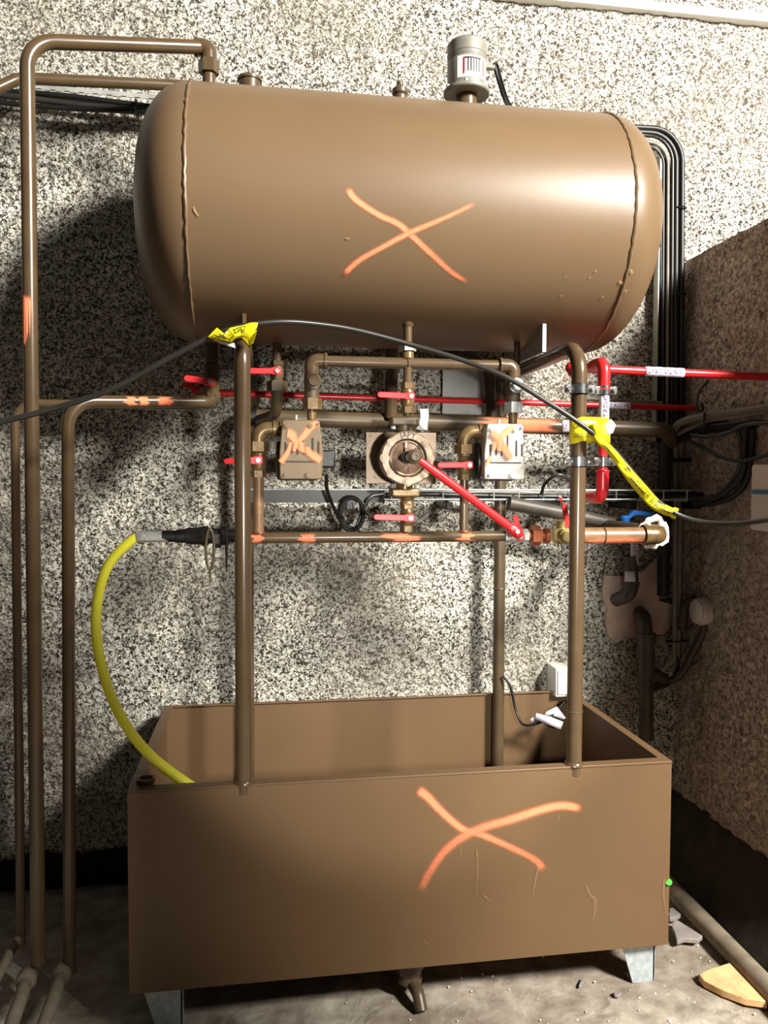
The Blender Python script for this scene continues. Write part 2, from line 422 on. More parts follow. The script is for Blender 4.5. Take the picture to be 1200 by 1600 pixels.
# filler cap, plug, saddles
p = at(390, 131, TY)
obj('filler_cap', MB().lathe((p.x, TY, TZ+TR+.010), Z_, [(-.03, .031), (.038, .031), (.039, .035), (.047, .035), (.050, .029), (.053, .012), (.060, .012)], 24), M['dpipe'], tank, 'brown round screw cap')
p = at(625, 150, TY)
obj('plug', MB().lathe((p.x, TY, TZ+TR-.02), Z_, [(0, .021), (.060, .021), (.062, .018), (.068, .024), (.080, .024), (.086, .017), (.092, .010), (.102, .010)], 20), M['dpipe'], tank, 'brown square-head plug')
for x, y in ((785, 163), (836, 168)):
    p = at(x, y, TY); obj('small_plug', MB().lathe((p.x, TY, TZ+TR-.01), Z_, [(0, .012), (.022, .012), (.024, .006), (.03, .006)], 12), M['black'], tank)
SX = (-.0625, .81)               # the two support frames
for x, dx in ((SX[0], 0.0), (SX[1], -.035)):
    pts = [(2.10, TZ-math.sqrt(TR**2-(TY-2.10)**2)+.004)]
    pl = [(y, TZ-math.sqrt(TR**2-(TY-y)**2)+.006) for y in np.linspace(2.105, 2.44, 9)]
    poly = pl + [(2.44, 1.765), (2.105, 1.765)]
    obj('saddle_plate', MB().prism(poly, (x+dx+.006, 0, 0), Y_, Z_, -.010), M['steel'] if dx else M['pipe'], tank, 'flat steel saddle between tank and frame')

# level gauge on the tank
gp = at(729, 150, TY); gx = gp.x; gz = TZ+TR+.034
g = thing('level_gauge', 'pale grey cylindrical level sensor standing on top of the tank', 'sensor', (gx, TY, gz))
obj('neck', MB().cyl((gx, TY, gz-.045), (gx, TY, gz+.030), .031, n=24), M['pipe'], g)
obj('flange', MB().lathe((gx, TY, gz+.024), Z_, [(0, .066), (.003, .069), (.011, .069), (.014, .066)], 36), M['gauge'], g)
obj('housing', MB().lathe((gx, TY, gz+.038), Z_, [(0, .056), (.002, .058), (.078, .058), (.080, .0565), (.083, .0565), (.085, .058), (.095, .058)], 40), M['gauge'], g)
obj('lid', MB().lathe((gx, TY, gz+.133), Z_, [(0, .0565), (.002, .0585), (.034, .0585), (.042, .052), (.044, .03)], 40), M['gauge'], g)
for k in range(6):
    a = math.pi/3*k+.25; q = V((gx+.062*math.cos(a), TY+.062*math.sin(a), gz+.034))
    obj('bolt', MB().hex(q, q+V((0, 0, .010)), .006), M['steel'], g)
def on_gauge(u, w, r=.0586):      # u: angle across the front, w: height
    return V((gx+r*math.sin(u), TY-r*math.cos(u), gz+.038+w))
lab = obj('scale_label', MB().grid([[on_gauge(-.75+1.75*i/14, .014+.062*j) for i in range(15)] for j in (0, 1)]), M['white'], g, 'white printed scale label')
for u in (-.40, -.20, -.06, .08, .22, .38):
    obj('scale_line', MB().grid([[on_gauge(u+.05*i, .03+.036*j, .0600) for i in (0, 1)] for j in (0, 1)]), M['ink_shade'], lab)
obj('scale_bar', MB().grid([[on_gauge(-.40+.9*i/8, .066+.004*j, .0600) for i in range(9)] for j in (0, 1)]), M['ink_shade'], lab)
for u in (-.42, .66):
    obj('red_line', MB().grid([[on_gauge(u+.06*i, .022+.048*j, .0600) for i in (0, 1)] for j in (0, 1)]), M['red'], lab)
gl = V((gx+.058, TY-.01, gz+.108))
obj('cable_gland', MB().hex(gl-X_*.004, gl+X_*.016, .011).cyl(gl+X_*.016, gl+X_*.024, .008), M['gauge'], g)
obj('gauge_cable', MB().tube(spline([gl+X_*.020, at(772, 104, 2.28), at(780, 130, 2.30), at(788, 155, 2.35), at(800, 180, 2.45)], 8), .0055, 8), M['black'], None,
    'black cable hanging from the grey level sensor', 'cable')
obj('gauge_cable', MB().tube(spline([gl+X_*.018+V((0, .012, .006)), at(776, 100, 2.30), at(784, 128, 2.33), at(795, 160, 2.40), at(812, 185, 2.5)], 8), .0045, 8), M['black'], None,
    'second thinner black cable behind the one leaving the grey level sensor', 'cable')

# ------------------------------------------------------------------ collecting trough
BX0, BX1, BY0, BY1, BZ0, BZ1 = -.343, 1.083, 1.917, 2.635, .128, .634
bund = thing('spill_trough', 'long open brown steel trough with an orange spray cross, under the tank', 'trough', (.37, 2.27, 0))
T = .005
obj('front_panel', MB().span((BX0, BY0, BZ0), (BX1, BY0+T, BZ1)), M['bund'], bund, bevel=.0015)
obj('back_panel', MB().span((BX0, BY1-T, BZ0), (BX1, BY1, BZ1)), M['bund'], bund)
obj('side_panel', MB().span((BX0, BY0+T, BZ0), (BX0+T, BY1-T, BZ1)), M['bund'], bund)
obj('side_panel', MB().span((BX1-T, BY0+T, BZ0), (BX1, BY1-T, BZ1)), M['bund'], bund)
obj('bottom_panel', MB().span((BX0+T, BY0+T, BZ0), (BX1-T, BY1-T, BZ0+T)), M['bund'], bund)
for a, b in (((BX0, BY0-.002, BZ1), (BX1+.001, BY0+.030, BZ1+.006)), ((BX0, BY1-.012, BZ1), (BX1, BY1+.002, BZ1+.005)),
             ((BX0-.002, BY0+.030, BZ1), (BX0+.026, BY1-.012, BZ1+.0055)), ((BX1-.024, BY0+.030, BZ1), (BX1+.002, BY1-.012, BZ1+.0055))):
    obj('rim', MB().span(a, b), M['bund'], bund, bevel=.0015)
for x, s in ((BX0+.075, -1), (BX1-.07, 1)):
    for y in (BY0+.035, BY1-.06):
        lw = .052
        m = MB().prism([(-lw, BZ0), (lw, BZ0), (lw*.92, .0), (-lw*.25, .0)], (x, y, 0), X_, Z_, -.004)
        m.prism([(0, BZ0), (.05, BZ0), (.04, 0), (0, 0)], (x+lw*.94, y, 0), Y_, Z_, -.004)
        m.span((x-lw*.3, y, 0), (x+lw*.95, y+.05, .004))
        obj('leg', m, M['zinc'], bund, 'tapered folded zinc leg')
fp = on_plane(BY0)
stroke('paint_stroke', fp, [(650, 1232), (668, 1245), (690, 1268), (722, 1295), (752, 1304), (800, 1325), (835, 1343), (853, 1362)], [8, 7, 6.5, 6, 5.5, 7], bund, (1.05, .7))
stroke('paint_stroke', on_plane(BY0-.0012), [(654, 1398), (672, 1362), (700, 1325), (742, 1298), (800, 1280), (850, 1264), (880, 1259), (912, 1264)], [7, 7, 7.5, 7.5, 7, 6.5], bund, (.55, 1.1))
for pts, w in (([(745, 1325), (746, 1355), (744, 1400)], [1.2, 1.6, .8]), ([(842, 1352), (836, 1378), (832, 1402)], [1.5, 2, .8]), ([(915, 1382), (922, 1398), (930, 1408), (927, 1440)], [1, 2, 4, .8]), ([(1038, 1370), (1037, 1400), (1042, 1430)], [.8, 1.8, .8]),
               ([(720, 1322), (721, 1340)], [1.2, .8]), ([(662, 1470), (672, 1478)], [1.5, 1.5]), ([(755, 1398), (768, 1410)], [2, 1.5]), ([(873, 1272), (872, 1286)], [1, .6])):
    stroke('paint_drip', on_plane(BY0-.0024), pts, w, bund, (.55, .35), None, 'drip')
for pts, w in (([(302, 322), (305, 330), (311, 338)], [1, 2, 1]), ([(968, 438), (972, 444)], [2, 3]), ([(985, 420), (989, 428)], [2, 2]), ([(976, 452), (980, 456)], [1.5, 2]), ([(940, 462), (944, 464)], [1.5, 1.5]), ([(876, 461), (879, 463)], [1.5, 1.5]), ([(930, 423), (932, 424)], [2, 2]), ([(921, 433), (923, 434)], [1.5, 1.5]), ([(884, 432), (885, 433)], [1.5, 1.5]), ([(540, 372), (547, 373)], [1, 1])):
    stroke('paint_chip', lambda x, y: on_tank(x, y, .0034), pts, w, tank, (.8, .8), None, 'drip')
obj('paint_blob', MB().cyl(at(1045, 1378, BY0-.001), at(1045, 1378, BY0-.003), .009, n=10), M['green'], bund, 'small green paint blob')
q = at(228, 1224, 1.965)
obj('socket', MB().lathe((q.x, q.y, BZ1-.06), Z_, [(0, .020), (.062, .020), (.068, .023), (.078, .023), (.078, .017), (.03, .016)], 20, caps=False), M['bund'], bund, 'short open pipe socket')
# drain cock below the trough
dx_, dy_ = at(640, 1535, 2.0).x, 2.0
m = MB().lathe((dx_, dy_, BZ0+.01), -Z_, [(0, .043), (.05, .042), (.054, .034), (.075, .031), (.08, .034), (.095, .034)], 20)
dr = obj('drain_cock', m, M['dpipe'], bund, 'dark drain cock under the trough')
obj('drain_spout', MB().tube(fillet([(dx_, dy_, BZ0-.08), (dx_+.012, dy_-.060, BZ0-.085), (dx_+.016, dy_-.085, .012)], .02), .017, 12), M['dpipe'], dr)

# ------------------------------------------------------------------ support frames
def frame_leg(x, label, tx=0):
    o = thing('support_frame', label, 'pipe frame', (x, 2.27, 0))
    fr = fillet([(x, 1.934, BZ1-.02), (x, 1.934, 1.755), (x, 2.615, 1.755)], .075, 9)
    a = obj('front_post', MB().tube(fr, .0205, 20), M['pipe'], o)
    obj('rear_post', MB().tube([(x-.006, 2.60, BZ0+.01), (x-.006, 2.60, 1.755)], .0205, 18), M['dpipe'], o)
    obj('foot_collar', MB().lathe((x, 1.934, BZ1+.004), Z_, [(0, .026), (.005, .025), (.009, .0215)], 20), M['pipe'], o)
    obj('coupling_ring', MB().torus((x, 1.934, BZ1+.150), Z_, .0205, .0016), M['pipe'], o)
    obj('coupling_ring', MB().torus((x-.006, 2.60, 1.02), Z_, .021, .003), M['dpipe'], o)
    return o
frame_leg(SX[0], 'brown pipe stand in front of the trough, its top wrapped in crumpled yellow tape')
frame_leg(SX[1], 'brown pipe stand with a bent top and two chrome clamps on it')
# ------------------------------------------------------------------ fittings
def nut(a, b, r): return MB().hex(a, b, r)
def ball_valve(label, c, axis, r, lever_to, off=.045, m='fit', lm='lever', length=None, lw=.016, pivot=None, group=None, name='ball_valve', face=None):
    """body along axis, stem towards the room (-Y unless face), lever to lever_to"""
    c = V(c); ax = V(axis).normalized(); L = length or r*4.2
    o = thing(name, label, 'valve', c - Z_*r*1.4, group)
    obj('body', MB().lathe(c-ax*L*.32, ax, [(0, r*1.05), (L*.1, r*1.3), (L*.32, r*1.45), (L*.54, r*1.3), (L*.64, r*1.05)], 20), M[m], o)
    for s in (-1, 1):
        obj('end_nut', MB().hex(c+ax*s*L*.30, c+ax*s*L*.50, r*1.42), M[m], o)
    fd = V(face).normalized() if face is not None else V((0, -1, 0))
    pv = c + fd*off
    obj('stem', MB().cyl(c+fd*r*.8, pv+fd*.004, r*.42, n=12), M[m], o)
    lv = V(lever_to)-pv; lv = lv - fd*lv.dot(fd); ln = lv.length; u = lv.normalized(); w = fd.cross(u).normalized()
    poly = [(-lw*.62, -lw*.45), (-lw*.3, -lw*.62), (lw*.5, -lw*.60), (lw*1.1, -lw*.45), (ln-lw*.45, -lw*.45), (ln-lw*.1, -lw*.30), (ln, 0),
            (ln-lw*.1, lw*.30), (ln-lw*.45, lw*.45), (lw*1.1, lw*.45), (lw*.5, lw*.60), (-lw*.3, lw*.62), (-lw*.62, lw*.45)]
    le = obj('lever', MB().prism(poly, pv, u, w, .006), M[lm], o, bevel=.0015)
    obj('lever_screw', MB().cyl(pv-fd*.001, pv+fd*.011, lw*.36, n=12), M['steel'], le)
    return o
def mark(name, a, b, r, ang0, ang1, parent, m='orange', wob=.25, seed=1, label='orange spray paint', n=10, along=14, strength=1.1):
    """patch of paint on a straight pipe from a to b (angles about the pipe, 0 = facing the room)"""
    a, b = V(a), V(b); d = (b-a).normalized(); f = V((0, -1, 0)); f = (f-d*f.dot(d)).normalized(); g_ = d.cross(f)
    rr = random.Random(seed); mb = MB(); mb.a = []; rows = []
    e0 = [rr.uniform(-wob, wob) for _ in range(n+1)]; e1 = [rr.uniform(-wob, wob) for _ in range(n+1)]
    L = (b-a).length
    for i in range(along+1):
        row = []
        for k in range(n+1):
            t = i/along; s0 = e0[k]*.12; s1 = 1+e1[k]*.12; t2 = s0+(s1-s0)*t
            w = ang0+(ang1-ang0)*k/n
            row.append(a+d*(L*t2)+(f*math.cos(w)+g_*math.sin(w))*(r+.0008))
            mb.a.append(strength*min(1, 3.0*min(k, n-k)/n+.15)*min(1, min(i, along-i)/2.0))
        rows.append(row)
    mb.grid(rows); return obj(name, mb, M[m], parent, label)
def wrap_label(a, b, r, parent, words, m='paper', ang=(-1.5, 1.5), pen='pen', label='paper label with handwriting', th=.55, extra=.0018):
    a, b = V(a), V(b); d = (b-a).normalized(); f = V((0, -1, 0)); f = (f-d*f.dot(d)).normalized(); g_ = d.cross(f); L = (b-a).length
    if g_.z < -.1: g_ = -g_
    S = lambda u, w, e=0: a+d*(L*u)+(f*math.cos(w)+g_*math.sin(w))*(r+extra+e)
    n = 12
    lb = obj('paper_label', MB().grid([[S(i/10, ang[0]+(ang[1]-ang[0])*k/n, .0006*math.sin(i*2.3+k)) for k in range(n+1)] for i in range(11)]), M[m], parent, label, thick=.0006)
    if words:
        obj('lettering', text_mb(words, lambda u, v: S(.06+.88*u, (-.5+v)*th*1.1, .0012)), M[pen], lb)
    return lb
def pipe(name, label, pts, r, m='pipe', fil=.06, n=16, cat='pipe', group=None):
    o = obj(name, MB().tube(fillet(pts, fil), r, n), M[m], None, label, cat, group); return o

YP = 2.13
# ---- pipes running down the left side
o = thing('vent_pipe', 'tall brown pipe from the tank top round to the floor, orange band halfway up', 'pipe', at(55, 1500, 2.09))
a0, a1 = at(318, 74, 2.28), at(42, 64, 2.11)
r_ = .0185
obj('pipe', MB().tube(fillet([a0, a1, at(60, 1505, 2.085)], .085, 10), r_, 18), M['pipe'], o)
el = at(324, 75, 2.28); ez = TZ+TR
obj('elbow', MB().tube(fillet([el-X_*.03, el+V((.004, 0, .001)), V((el.x+.004, 2.28, el.z-.045))], .026, 8), .0225, 18), M['pipe'], o)
obj('elbow_lip', MB().cyl(el-X_*.036, el-X_*.026, .026), M['pipe'], o)
obj('union_nut', MB().hex((el.x+.004, 2.28, el.z-.072), (el.x+.004, 2.28, el.z-.036), .029), M['pipe'], o)
obj('riser', MB().cyl((el.x+.004, 2.28, ez-.03), (el.x+.004, 2.28, el.z-.06), .0185), M['pipe'], o)
mark('paint_band', at(47, 462, 2.104), at(48, 543, 2.103), r_, -.6, 1.45, o, seed=3, strength=1.4)
mA = pipe('feed_pipe', 'leftmost thin brown pipe running to the floor behind the tall one', [at(300, 634, 2.42), at(23, 630, 2.30), at(33, 1480, 2.26)], .0125, 'pipe', .06)
mB = thing('feed_pipe', 'brown pipe with orange marks bending down beside the trough', 'pipe', at(108, 1530, 2.10))
b0, b1, b2 = at(318, 628, 2.30), at(106, 627, 2.12), at(109, 1520, 2.10)
obj('pipe', MB().tube(fillet([b0, b1, b2], .075, 9), .0165, 18), M['pipe'], mB)
for xa, xb, sd in ((186, 206, 5), (208, 224, 6), (240, 262, 7)):
    f0 = (xa-106)/(318-106); f1 = (xb-106)/(318-106)
    mark('paint_patch', b1.lerp(b0, f0), b1.lerp(b0, f1), .0165, -1.0, .95, mB, wob=2.2, seed=sd)
obj('elbow', MB().tube(fillet([b0-X_*.02, at(331, 629, 2.31), at(331, 606, 2.31)], .028, 8), .021, 18), M['pipe'], mB)
obj('elbow_lip', MB().cyl(b0-X_*.026, b0-X_*.014, .0245), M['pipe'], mB)
# floor stubs at lower left
def floor_stub(a, b, r, label, lip=True):
    t = thing('floor_pipe', label, 'pipe', (b.x, b.y, 0), 'stub pipes at the foot of the left pipes')
    obj('pipe', MB().tube([a, b], r, 16), M['fpipe'], t)
    if lip: obj('end_fitting', MB().lathe(b+(a-b).normalized()*.03, (b-a), [(0, r*1.1), (.01, r*1.5), (.045, r*1.55), (.055, r*1.1)], 16), M['fpipe'], t)
    return t
floor_stub(at(62, 1620, 1.78), at(97, 1520, 2.09), .0165, 'dusty pipe on the floor with a knobbly end, nearest the trough')
floor_stub(at(8, 1630, 1.74), at(42, 1530, 2.06), .0165, 'dusty floor pipe at the foot of the tall brown pipe')
floor_stub(at(-14, 1545, 1.98), at(26, 1470, 2.24), .0125, 'thin dusty floor pipe at the left edge', False)

# ---- wall pipe and tray, upper left
w0, w1 = at(262, 133, 2.52), at(30, 122, 2.40)
pipe('wall_pipe', 'brown pipe along the wall running behind the left end of the tank', [at(320, 136, 2.55), w0, w1, at(-30, 150, 2.36)], .0165, 'pipe', .09)
tr = thing('cable_tray', 'perforated grey cable tray on the wall at upper left', 'cable tray', at(120, 150, 2.66))
s0, s1 = at(-30, 131, 2.64), at(300, 160, 2.64)
dd = (s1-s0).normalized()
for k in range(2):
    pass
obj('lower_flange', MB().tube([s0-Z_*.052, s1-Z_*.052], .004, 4), M['gtray'], tr)
L = (s1-s0).length; ns = 15
obj('upper_rail', MB().box((s0+s1)/2+Z_*.006, (L, .003, .016), Matrix.Rotation(-math.asin(dd.z), 3, 'Y')), M['gtray'], tr)
obj('lower_rail', MB().box((s0+s1)/2-Z_*.026, (L, .003, .014), Matrix.Rotation(-math.asin(dd.z), 3, 'Y')), M['gtray'], tr)
for k in range(ns+1):
    c = s0+dd*(L*k/ns)
    obj('web', MB().box(c-Z_*.010, (.016, .003, .022), Matrix.Rotation(-math.asin(dd.z), 3, 'Y')), M['gtray'], tr)
for k, (dz, rr_, lb) in enumerate(((-.030, .0085, 'thick black cable lying uppermost in the upper left tray'), (-.046, .0095, 'dark grey cable lying in the middle of the upper left tray'), (-.062, .008, 'lowest dark cable hanging under the upper left tray'))):
    pts = [s0+dd*(L*t)+V((0, -.022-.004*k, dz+.006*math.sin(5*t+k*1.7))) for t in [i/8 for i in range(9)]]
    obj('tray_cable', MB().tube(spline(pts, 4), rr_, 10), M['black' if k != 1 else 'cable'], None, lb, 'cable', 'cables in the upper left tray')
c = s0+dd*(L*.735); obj('cable_tie', MB().torus(c+V((0, -.024, -.045)), X_, .026, .003, 18, 6), M['black'], None, 'black tie round the cables in the upper left tray', 'cable tie')

# ---- valve group below the tank's left end
v1 = at(328, 578, 2.31); cx = at(331, 606, 2.31)
obj('tank_outlet', MB().lathe((cx.x, 2.31, TZ-TR+.01), -Z_, [(0, .018), (.07, .018), (.072, .023), (.115, .023), (.118, .016), (.125, .016)], 18), M['dpipe'], None,
    'dark outlet stub under the tank above the leftmost red valve lever', 'pipe')
ball_valve('bronze valve with a forked red lever above the left brown elbow', (cx.x, 2.31, at(331, 600, 2.31).z), Z_, .0165, at(285, 588, 2.22), off=.05, lw=.020, length=.075)
ball_valve('dark valve half hidden behind the leftmost valve, red lever lower down', at(318, 612, 2.42), Z_, .0145, at(284, 600, 2.36), off=.05, lw=.017, length=.065)
# outlet with lever at x 432
c432 = at(433, 583, 2.27)
o = thing('outlet_pipe', 'thin brown pipe dropping from the tank beside the yellow-taped stand', 'pipe', (c432.x, 2.27, 1.55))
obj('pipe', MB().tube([(c432.x, 2.27, TZ-TR-.0+.01), (c432.x, 2.27, c432.z)], .0125, 16), M['pipe'], o)
e1, e2 = at(433, 606, 2.27), at(432, 648, 2.30)
obj('lower_pipe', MB().tube(fillet([e1, e2, at(405, 656, 2.44)], .05, 8), .0165, 16), M['dpipe'], o)
obj('lower_nut', MB().hex(at(433, 596, 2.27), at(433, 612, 2.27), .030), M['dpipe'], o)
ball_valve('brown valve with a red lever reaching left behind the yellow-taped stand', c432, Z_, .014, at(384, 580, 2.23), off=.04, lw=.018, length=.07, m='dpipe')
# big transfer pipe
g0, g1 = at(395, 652, 2.46), at(1040, 672, 2.46)
bp = thing('transfer_pipe', 'thick dark brown pipe running across the wall behind the pumps', 'pipe', (g0.x, 2.46, g0.z-.03))
obj('pipe', MB().tube(fillet([g0, g1, g1+V((.09, .12, -.03))], .05), .0265, 20), M['dpipe'], bp)
obj('end_cap', MB().lathe(g0+X_*.012, -X_, [(0, .0285), (.02, .0285), (.03, .018)], 20), M['black'], bp)
f_ = lambda x: g0.lerp(g1, (x-395)/(1040-395))
mark('paint_band', f_(733), f_(862), .0265, -1.2, 1.25, bp, wob=.9, seed=9, strength=1.0)
wrap_label(f_(864), f_(915), .0265, bp, 'Y CHICEDM', ang=(-.75, .8), th=.5)
st = at(612, 575, 2.42)
o = thing('tank_drop_pipe', 'thick brown pipe from tank to transfer pipe behind the hand pump riser', 'pipe', (st.x, 2.42, g0.z))
obj('pipe', MB().cyl((st.x, 2.42, TZ-TR+.02), (st.x, 2.44, f_(612).z+.01), .0215, n=20), M['pipe'], o)
obj('collar', MB().lathe((st.x, 2.42, st.z-.012), Z_, [(0, .0225), (.003, .026), (.02, .026), (.024, .0225)], 20), M['pipe'], o)
obj('tee', MB().cyl(f_(596), f_(632), .031, n=20), M['dpipe'], o)

# ---- red compressed air / return lines
ra, rb = at(300, 613, 2.58), at(1092, 638, 2.58)
rl = thing('red_pipe', 'long thin red pipe running across the wall behind the pumps', 'pipe', (ra.x, 2.58, ra.z-.02))
obj('pipe', MB().tube([ra, rb], .0105, 14), M['red'], rl)
fr_ = lambda x: ra.lerp(rb, (x-300)/(1092-300))
wrap_label(fr_(921), fr_(973), .0105, rl, 'CDM REKVR', ang=(-1.4, 1.4), th=.75)
ya, yb = at(892, 575, 2.17), at(1225, 590, 2.17)
ru = thing('red_pipe', 'red pipe with a white label leaving to the right above the clamps', 'pipe', (ya.x, 2.17, ya.z-.02))
obj('pipe', MB().tube([ya, yb], .0125, 16), M['red'], ru)
obj('end_fitting', MB().lathe(ya-X_*.012, X_, [(0, .012), (.006, .018), (.03, .019), (.034, .013)], 16), M['red'], ru)
fu_ = lambda x: ya.lerp(yb, (x-892)/(1225-892))
wrap_label(fu_(1003), fu_(1063), .0125, ru, 'DIST/DERIV', ang=(-1.3, 1.3), th=.75)
rvx = at(943, 640, 1.95).x
rv = thing('red_riser', 'short upright red pipe with elbows clamped beside the right brown stand', 'pipe', (rvx, 1.95, at(940, 780, 1.95).z))
zt, zb = at(944, 566, 1.95).z, at(938, 778, 1.95).z
obj('pipe', MB().tube([(rvx, 1.95, zb+.01), (rvx, 1.95, zt-.01)], .0125, 16), M['red'], rv)
for z, s in ((zt, -1), (zb, 1)):
    yy = 2.15
    obj('elbow', MB().tube(fillet([(rvx, 1.95, z+s*.075), (rvx, 1.95, z), (rvx, 2.02, z)], .026, 8), .0165, 16), M['red'], rv)
    obj('elbow_lip', MB().torus((rvx, 1.95, z+s*.072), Z_, .0165, .0025), M['red'], rv)
    obj('branch', MB().tube([(rvx, 2.0, z), (rvx, 2.17 if s < 0 else 2.13, z)], .0125, 14), M['red'], rv)
wrap_label((rvx, 1.95, at(944, 613, 1.95).z), (rvx, 1.95, at(941, 678, 1.95).z), .0125, rv, 'DGSTBA', ang=(-1.5, 1.5), th=.7)
fl = [[at(x, y, 1.925) for x, y in row] for row in (((944, 664), (955, 655)), ((949, 672), (962, 664)), ((944, 684), (958, 676)))]
obj('label_flap', MB().grid(fl), M['paper'], rv, 'loose flap of the paper label', thick=.0008)

# ---- double clamps tying red riser and stand together
def clamp(z, label):
    o = thing('pipe_clamp', label, 'clamp', (SX[1]+.03, 1.94, z-.016), 'chrome clamps on the right stand')
    for x, y, r in ((SX[1], 1.934, .0205), (rvx, 1.95, .0125)):
        ring = MB(); c = V((x, y, z)); n = 28
        for zz in (-.011, .011): pass
        m = MB().lathe(c-Z_*.012, Z_, [(0, r+.001), (0, r+.0055), (.024, r+.0055), (.024, r+.001)], 28, caps=False)
        obj('clamp_band', m, M['chrome'], o)
        obj('rubber_liner', MB().lathe(c-Z_*.014, Z_, [(0, r+.0004), (0, r+.0022), (.028, r+.0022), (.028, r+.0004)], 28, caps=False), M['black'], o)
        for s in (-1, 1):
            e = V((x+s*(r+.012), y-.004, z))
            obj('ear', MB().box(e, (.018, .012, .022)), M['chrome'], o, bevel=.002)
            obj('screw', MB().cyl(e-Y_*.004, e-Y_*.014, .0055, n=10), M['chrome'], o)
    obj('link_rod', MB().cyl((SX[1]+.034, 1.94, z), (rvx-.024, 1.945, z), .006, n=10), M['black'], o)
clamp(at(905, 608, 1.93).z, 'upper chrome double clamp holding the red riser to the stand')
clamp(at(904, 721, 1.93).z, 'lower chrome double clamp under the yellow tape')

pipe('thin_conduit', 'thin grey conduit just above the labelled red pipe on the right', [at(905, 622, 2.64), at(1034, 630, 2.64)], .008, 'gcable')
# ------------------------------------------------------------------ upper manifold and pumps
ml, mr = at(487, 564, YP), at(802, 572, YP)
mz = (ml.z+mr.z)/2
mf = thing('pump_manifold', 'brown pipe joining the tops of the two pumps across the hand pump riser', 'pipe', (ml.x, YP, mz-.15))
obj('header', MB().tube([(ml.x+.015, YP, mz), (mr.x-.015, YP, mz)], .0155, 18), M['pipe'], mf)
for x, s in ((ml.x, 1), (mr.x, -1)):
    obj('elbow', MB().tube(fillet([(x+s*.038, YP, mz), (x, YP, mz), (x, YP, mz-.042)], .026, 8), .0205, 18), M['pipe'], mf)
    obj('elbow_lip', MB().cyl((x+s*.034, YP, mz), (x+s*.042, YP, mz), .0235), M['pipe'], mf)
    obj('cross_body', MB().cyl((x, YP, mz-.085), (x, YP, mz-.035), .021, n=18), M['dpipe'], mf)
    obj('round_plug', MB().lathe((x+.004, YP-.012, mz-.058), -Y_, [(0, .021), (.014, .021), (.015, .0165), (.024, .0165), (.027, .013)], 20), M['steel'] if s < 0 else M['pipe'], mf)
    obj('neck', MB().cyl((x, YP, mz-.18), (x, YP, mz-.08), .0125, n=16), M['fit'], mf)
    nz = at(487, 632, YP).z
    obj('union_nut', MB().hex((x+.002, YP, nz-.014), (x+.002, YP, nz+.016), .027), M['steel'] if s < 0 else M['fit'], mf)
    obj('union_collar', MB().cyl((x, YP, nz+.016), (x, YP, nz+.034), .021, n=18), M['dpipe'], mf)
rx = at(637, 567, YP).x
pt, nrm_ = on_tank(637, 503)
obj('centre_riser', MB().tube([(rx, YP, at(636, 650, YP).z), (rx, YP, TZ-math.sqrt(TR**2-(YP-TY)**2)+.02)], .0125, 16), M['pipe'], mf)
zt_ = TZ-math.sqrt(TR**2-(YP-TY)**2)
obj('weld_collar', MB().lathe((rx, YP, zt_-.004), Z_, [(0, .0135), (.008, .018), (.016, .018)], 18), M['pipe'], mf)
obj('union_nut', MB().hex((rx, YP, at(636, 549, YP).z), (rx, YP, at(636, 538, YP).z), .024), M['steel'], mf)
obj('union_collar', MB().lathe((rx, YP, at(636, 562, YP).z), Z_, [(0, .015), (.004, .018), (.022, .017), (.026, .013)], 16), M['fit'], mf)
obj('weld_bead', MB().torus((rx, YP, mz), X_, .0158, .0025).torus((rx, YP, mz+.012), Z_, .0128, .0025), M['pipe'], mf)
q = at(808, 548, 2.20)
obj('return_pipe', MB().tube([(q.x, 2.20, mz+.012), (q.x, 2.20, TZ-math.sqrt(TR**2-(2.2-TY)**2)+.01)], .0095, 12), M['pipe'], None, 'thin upright pipe between tank and the right end of the pump manifold', 'pipe')

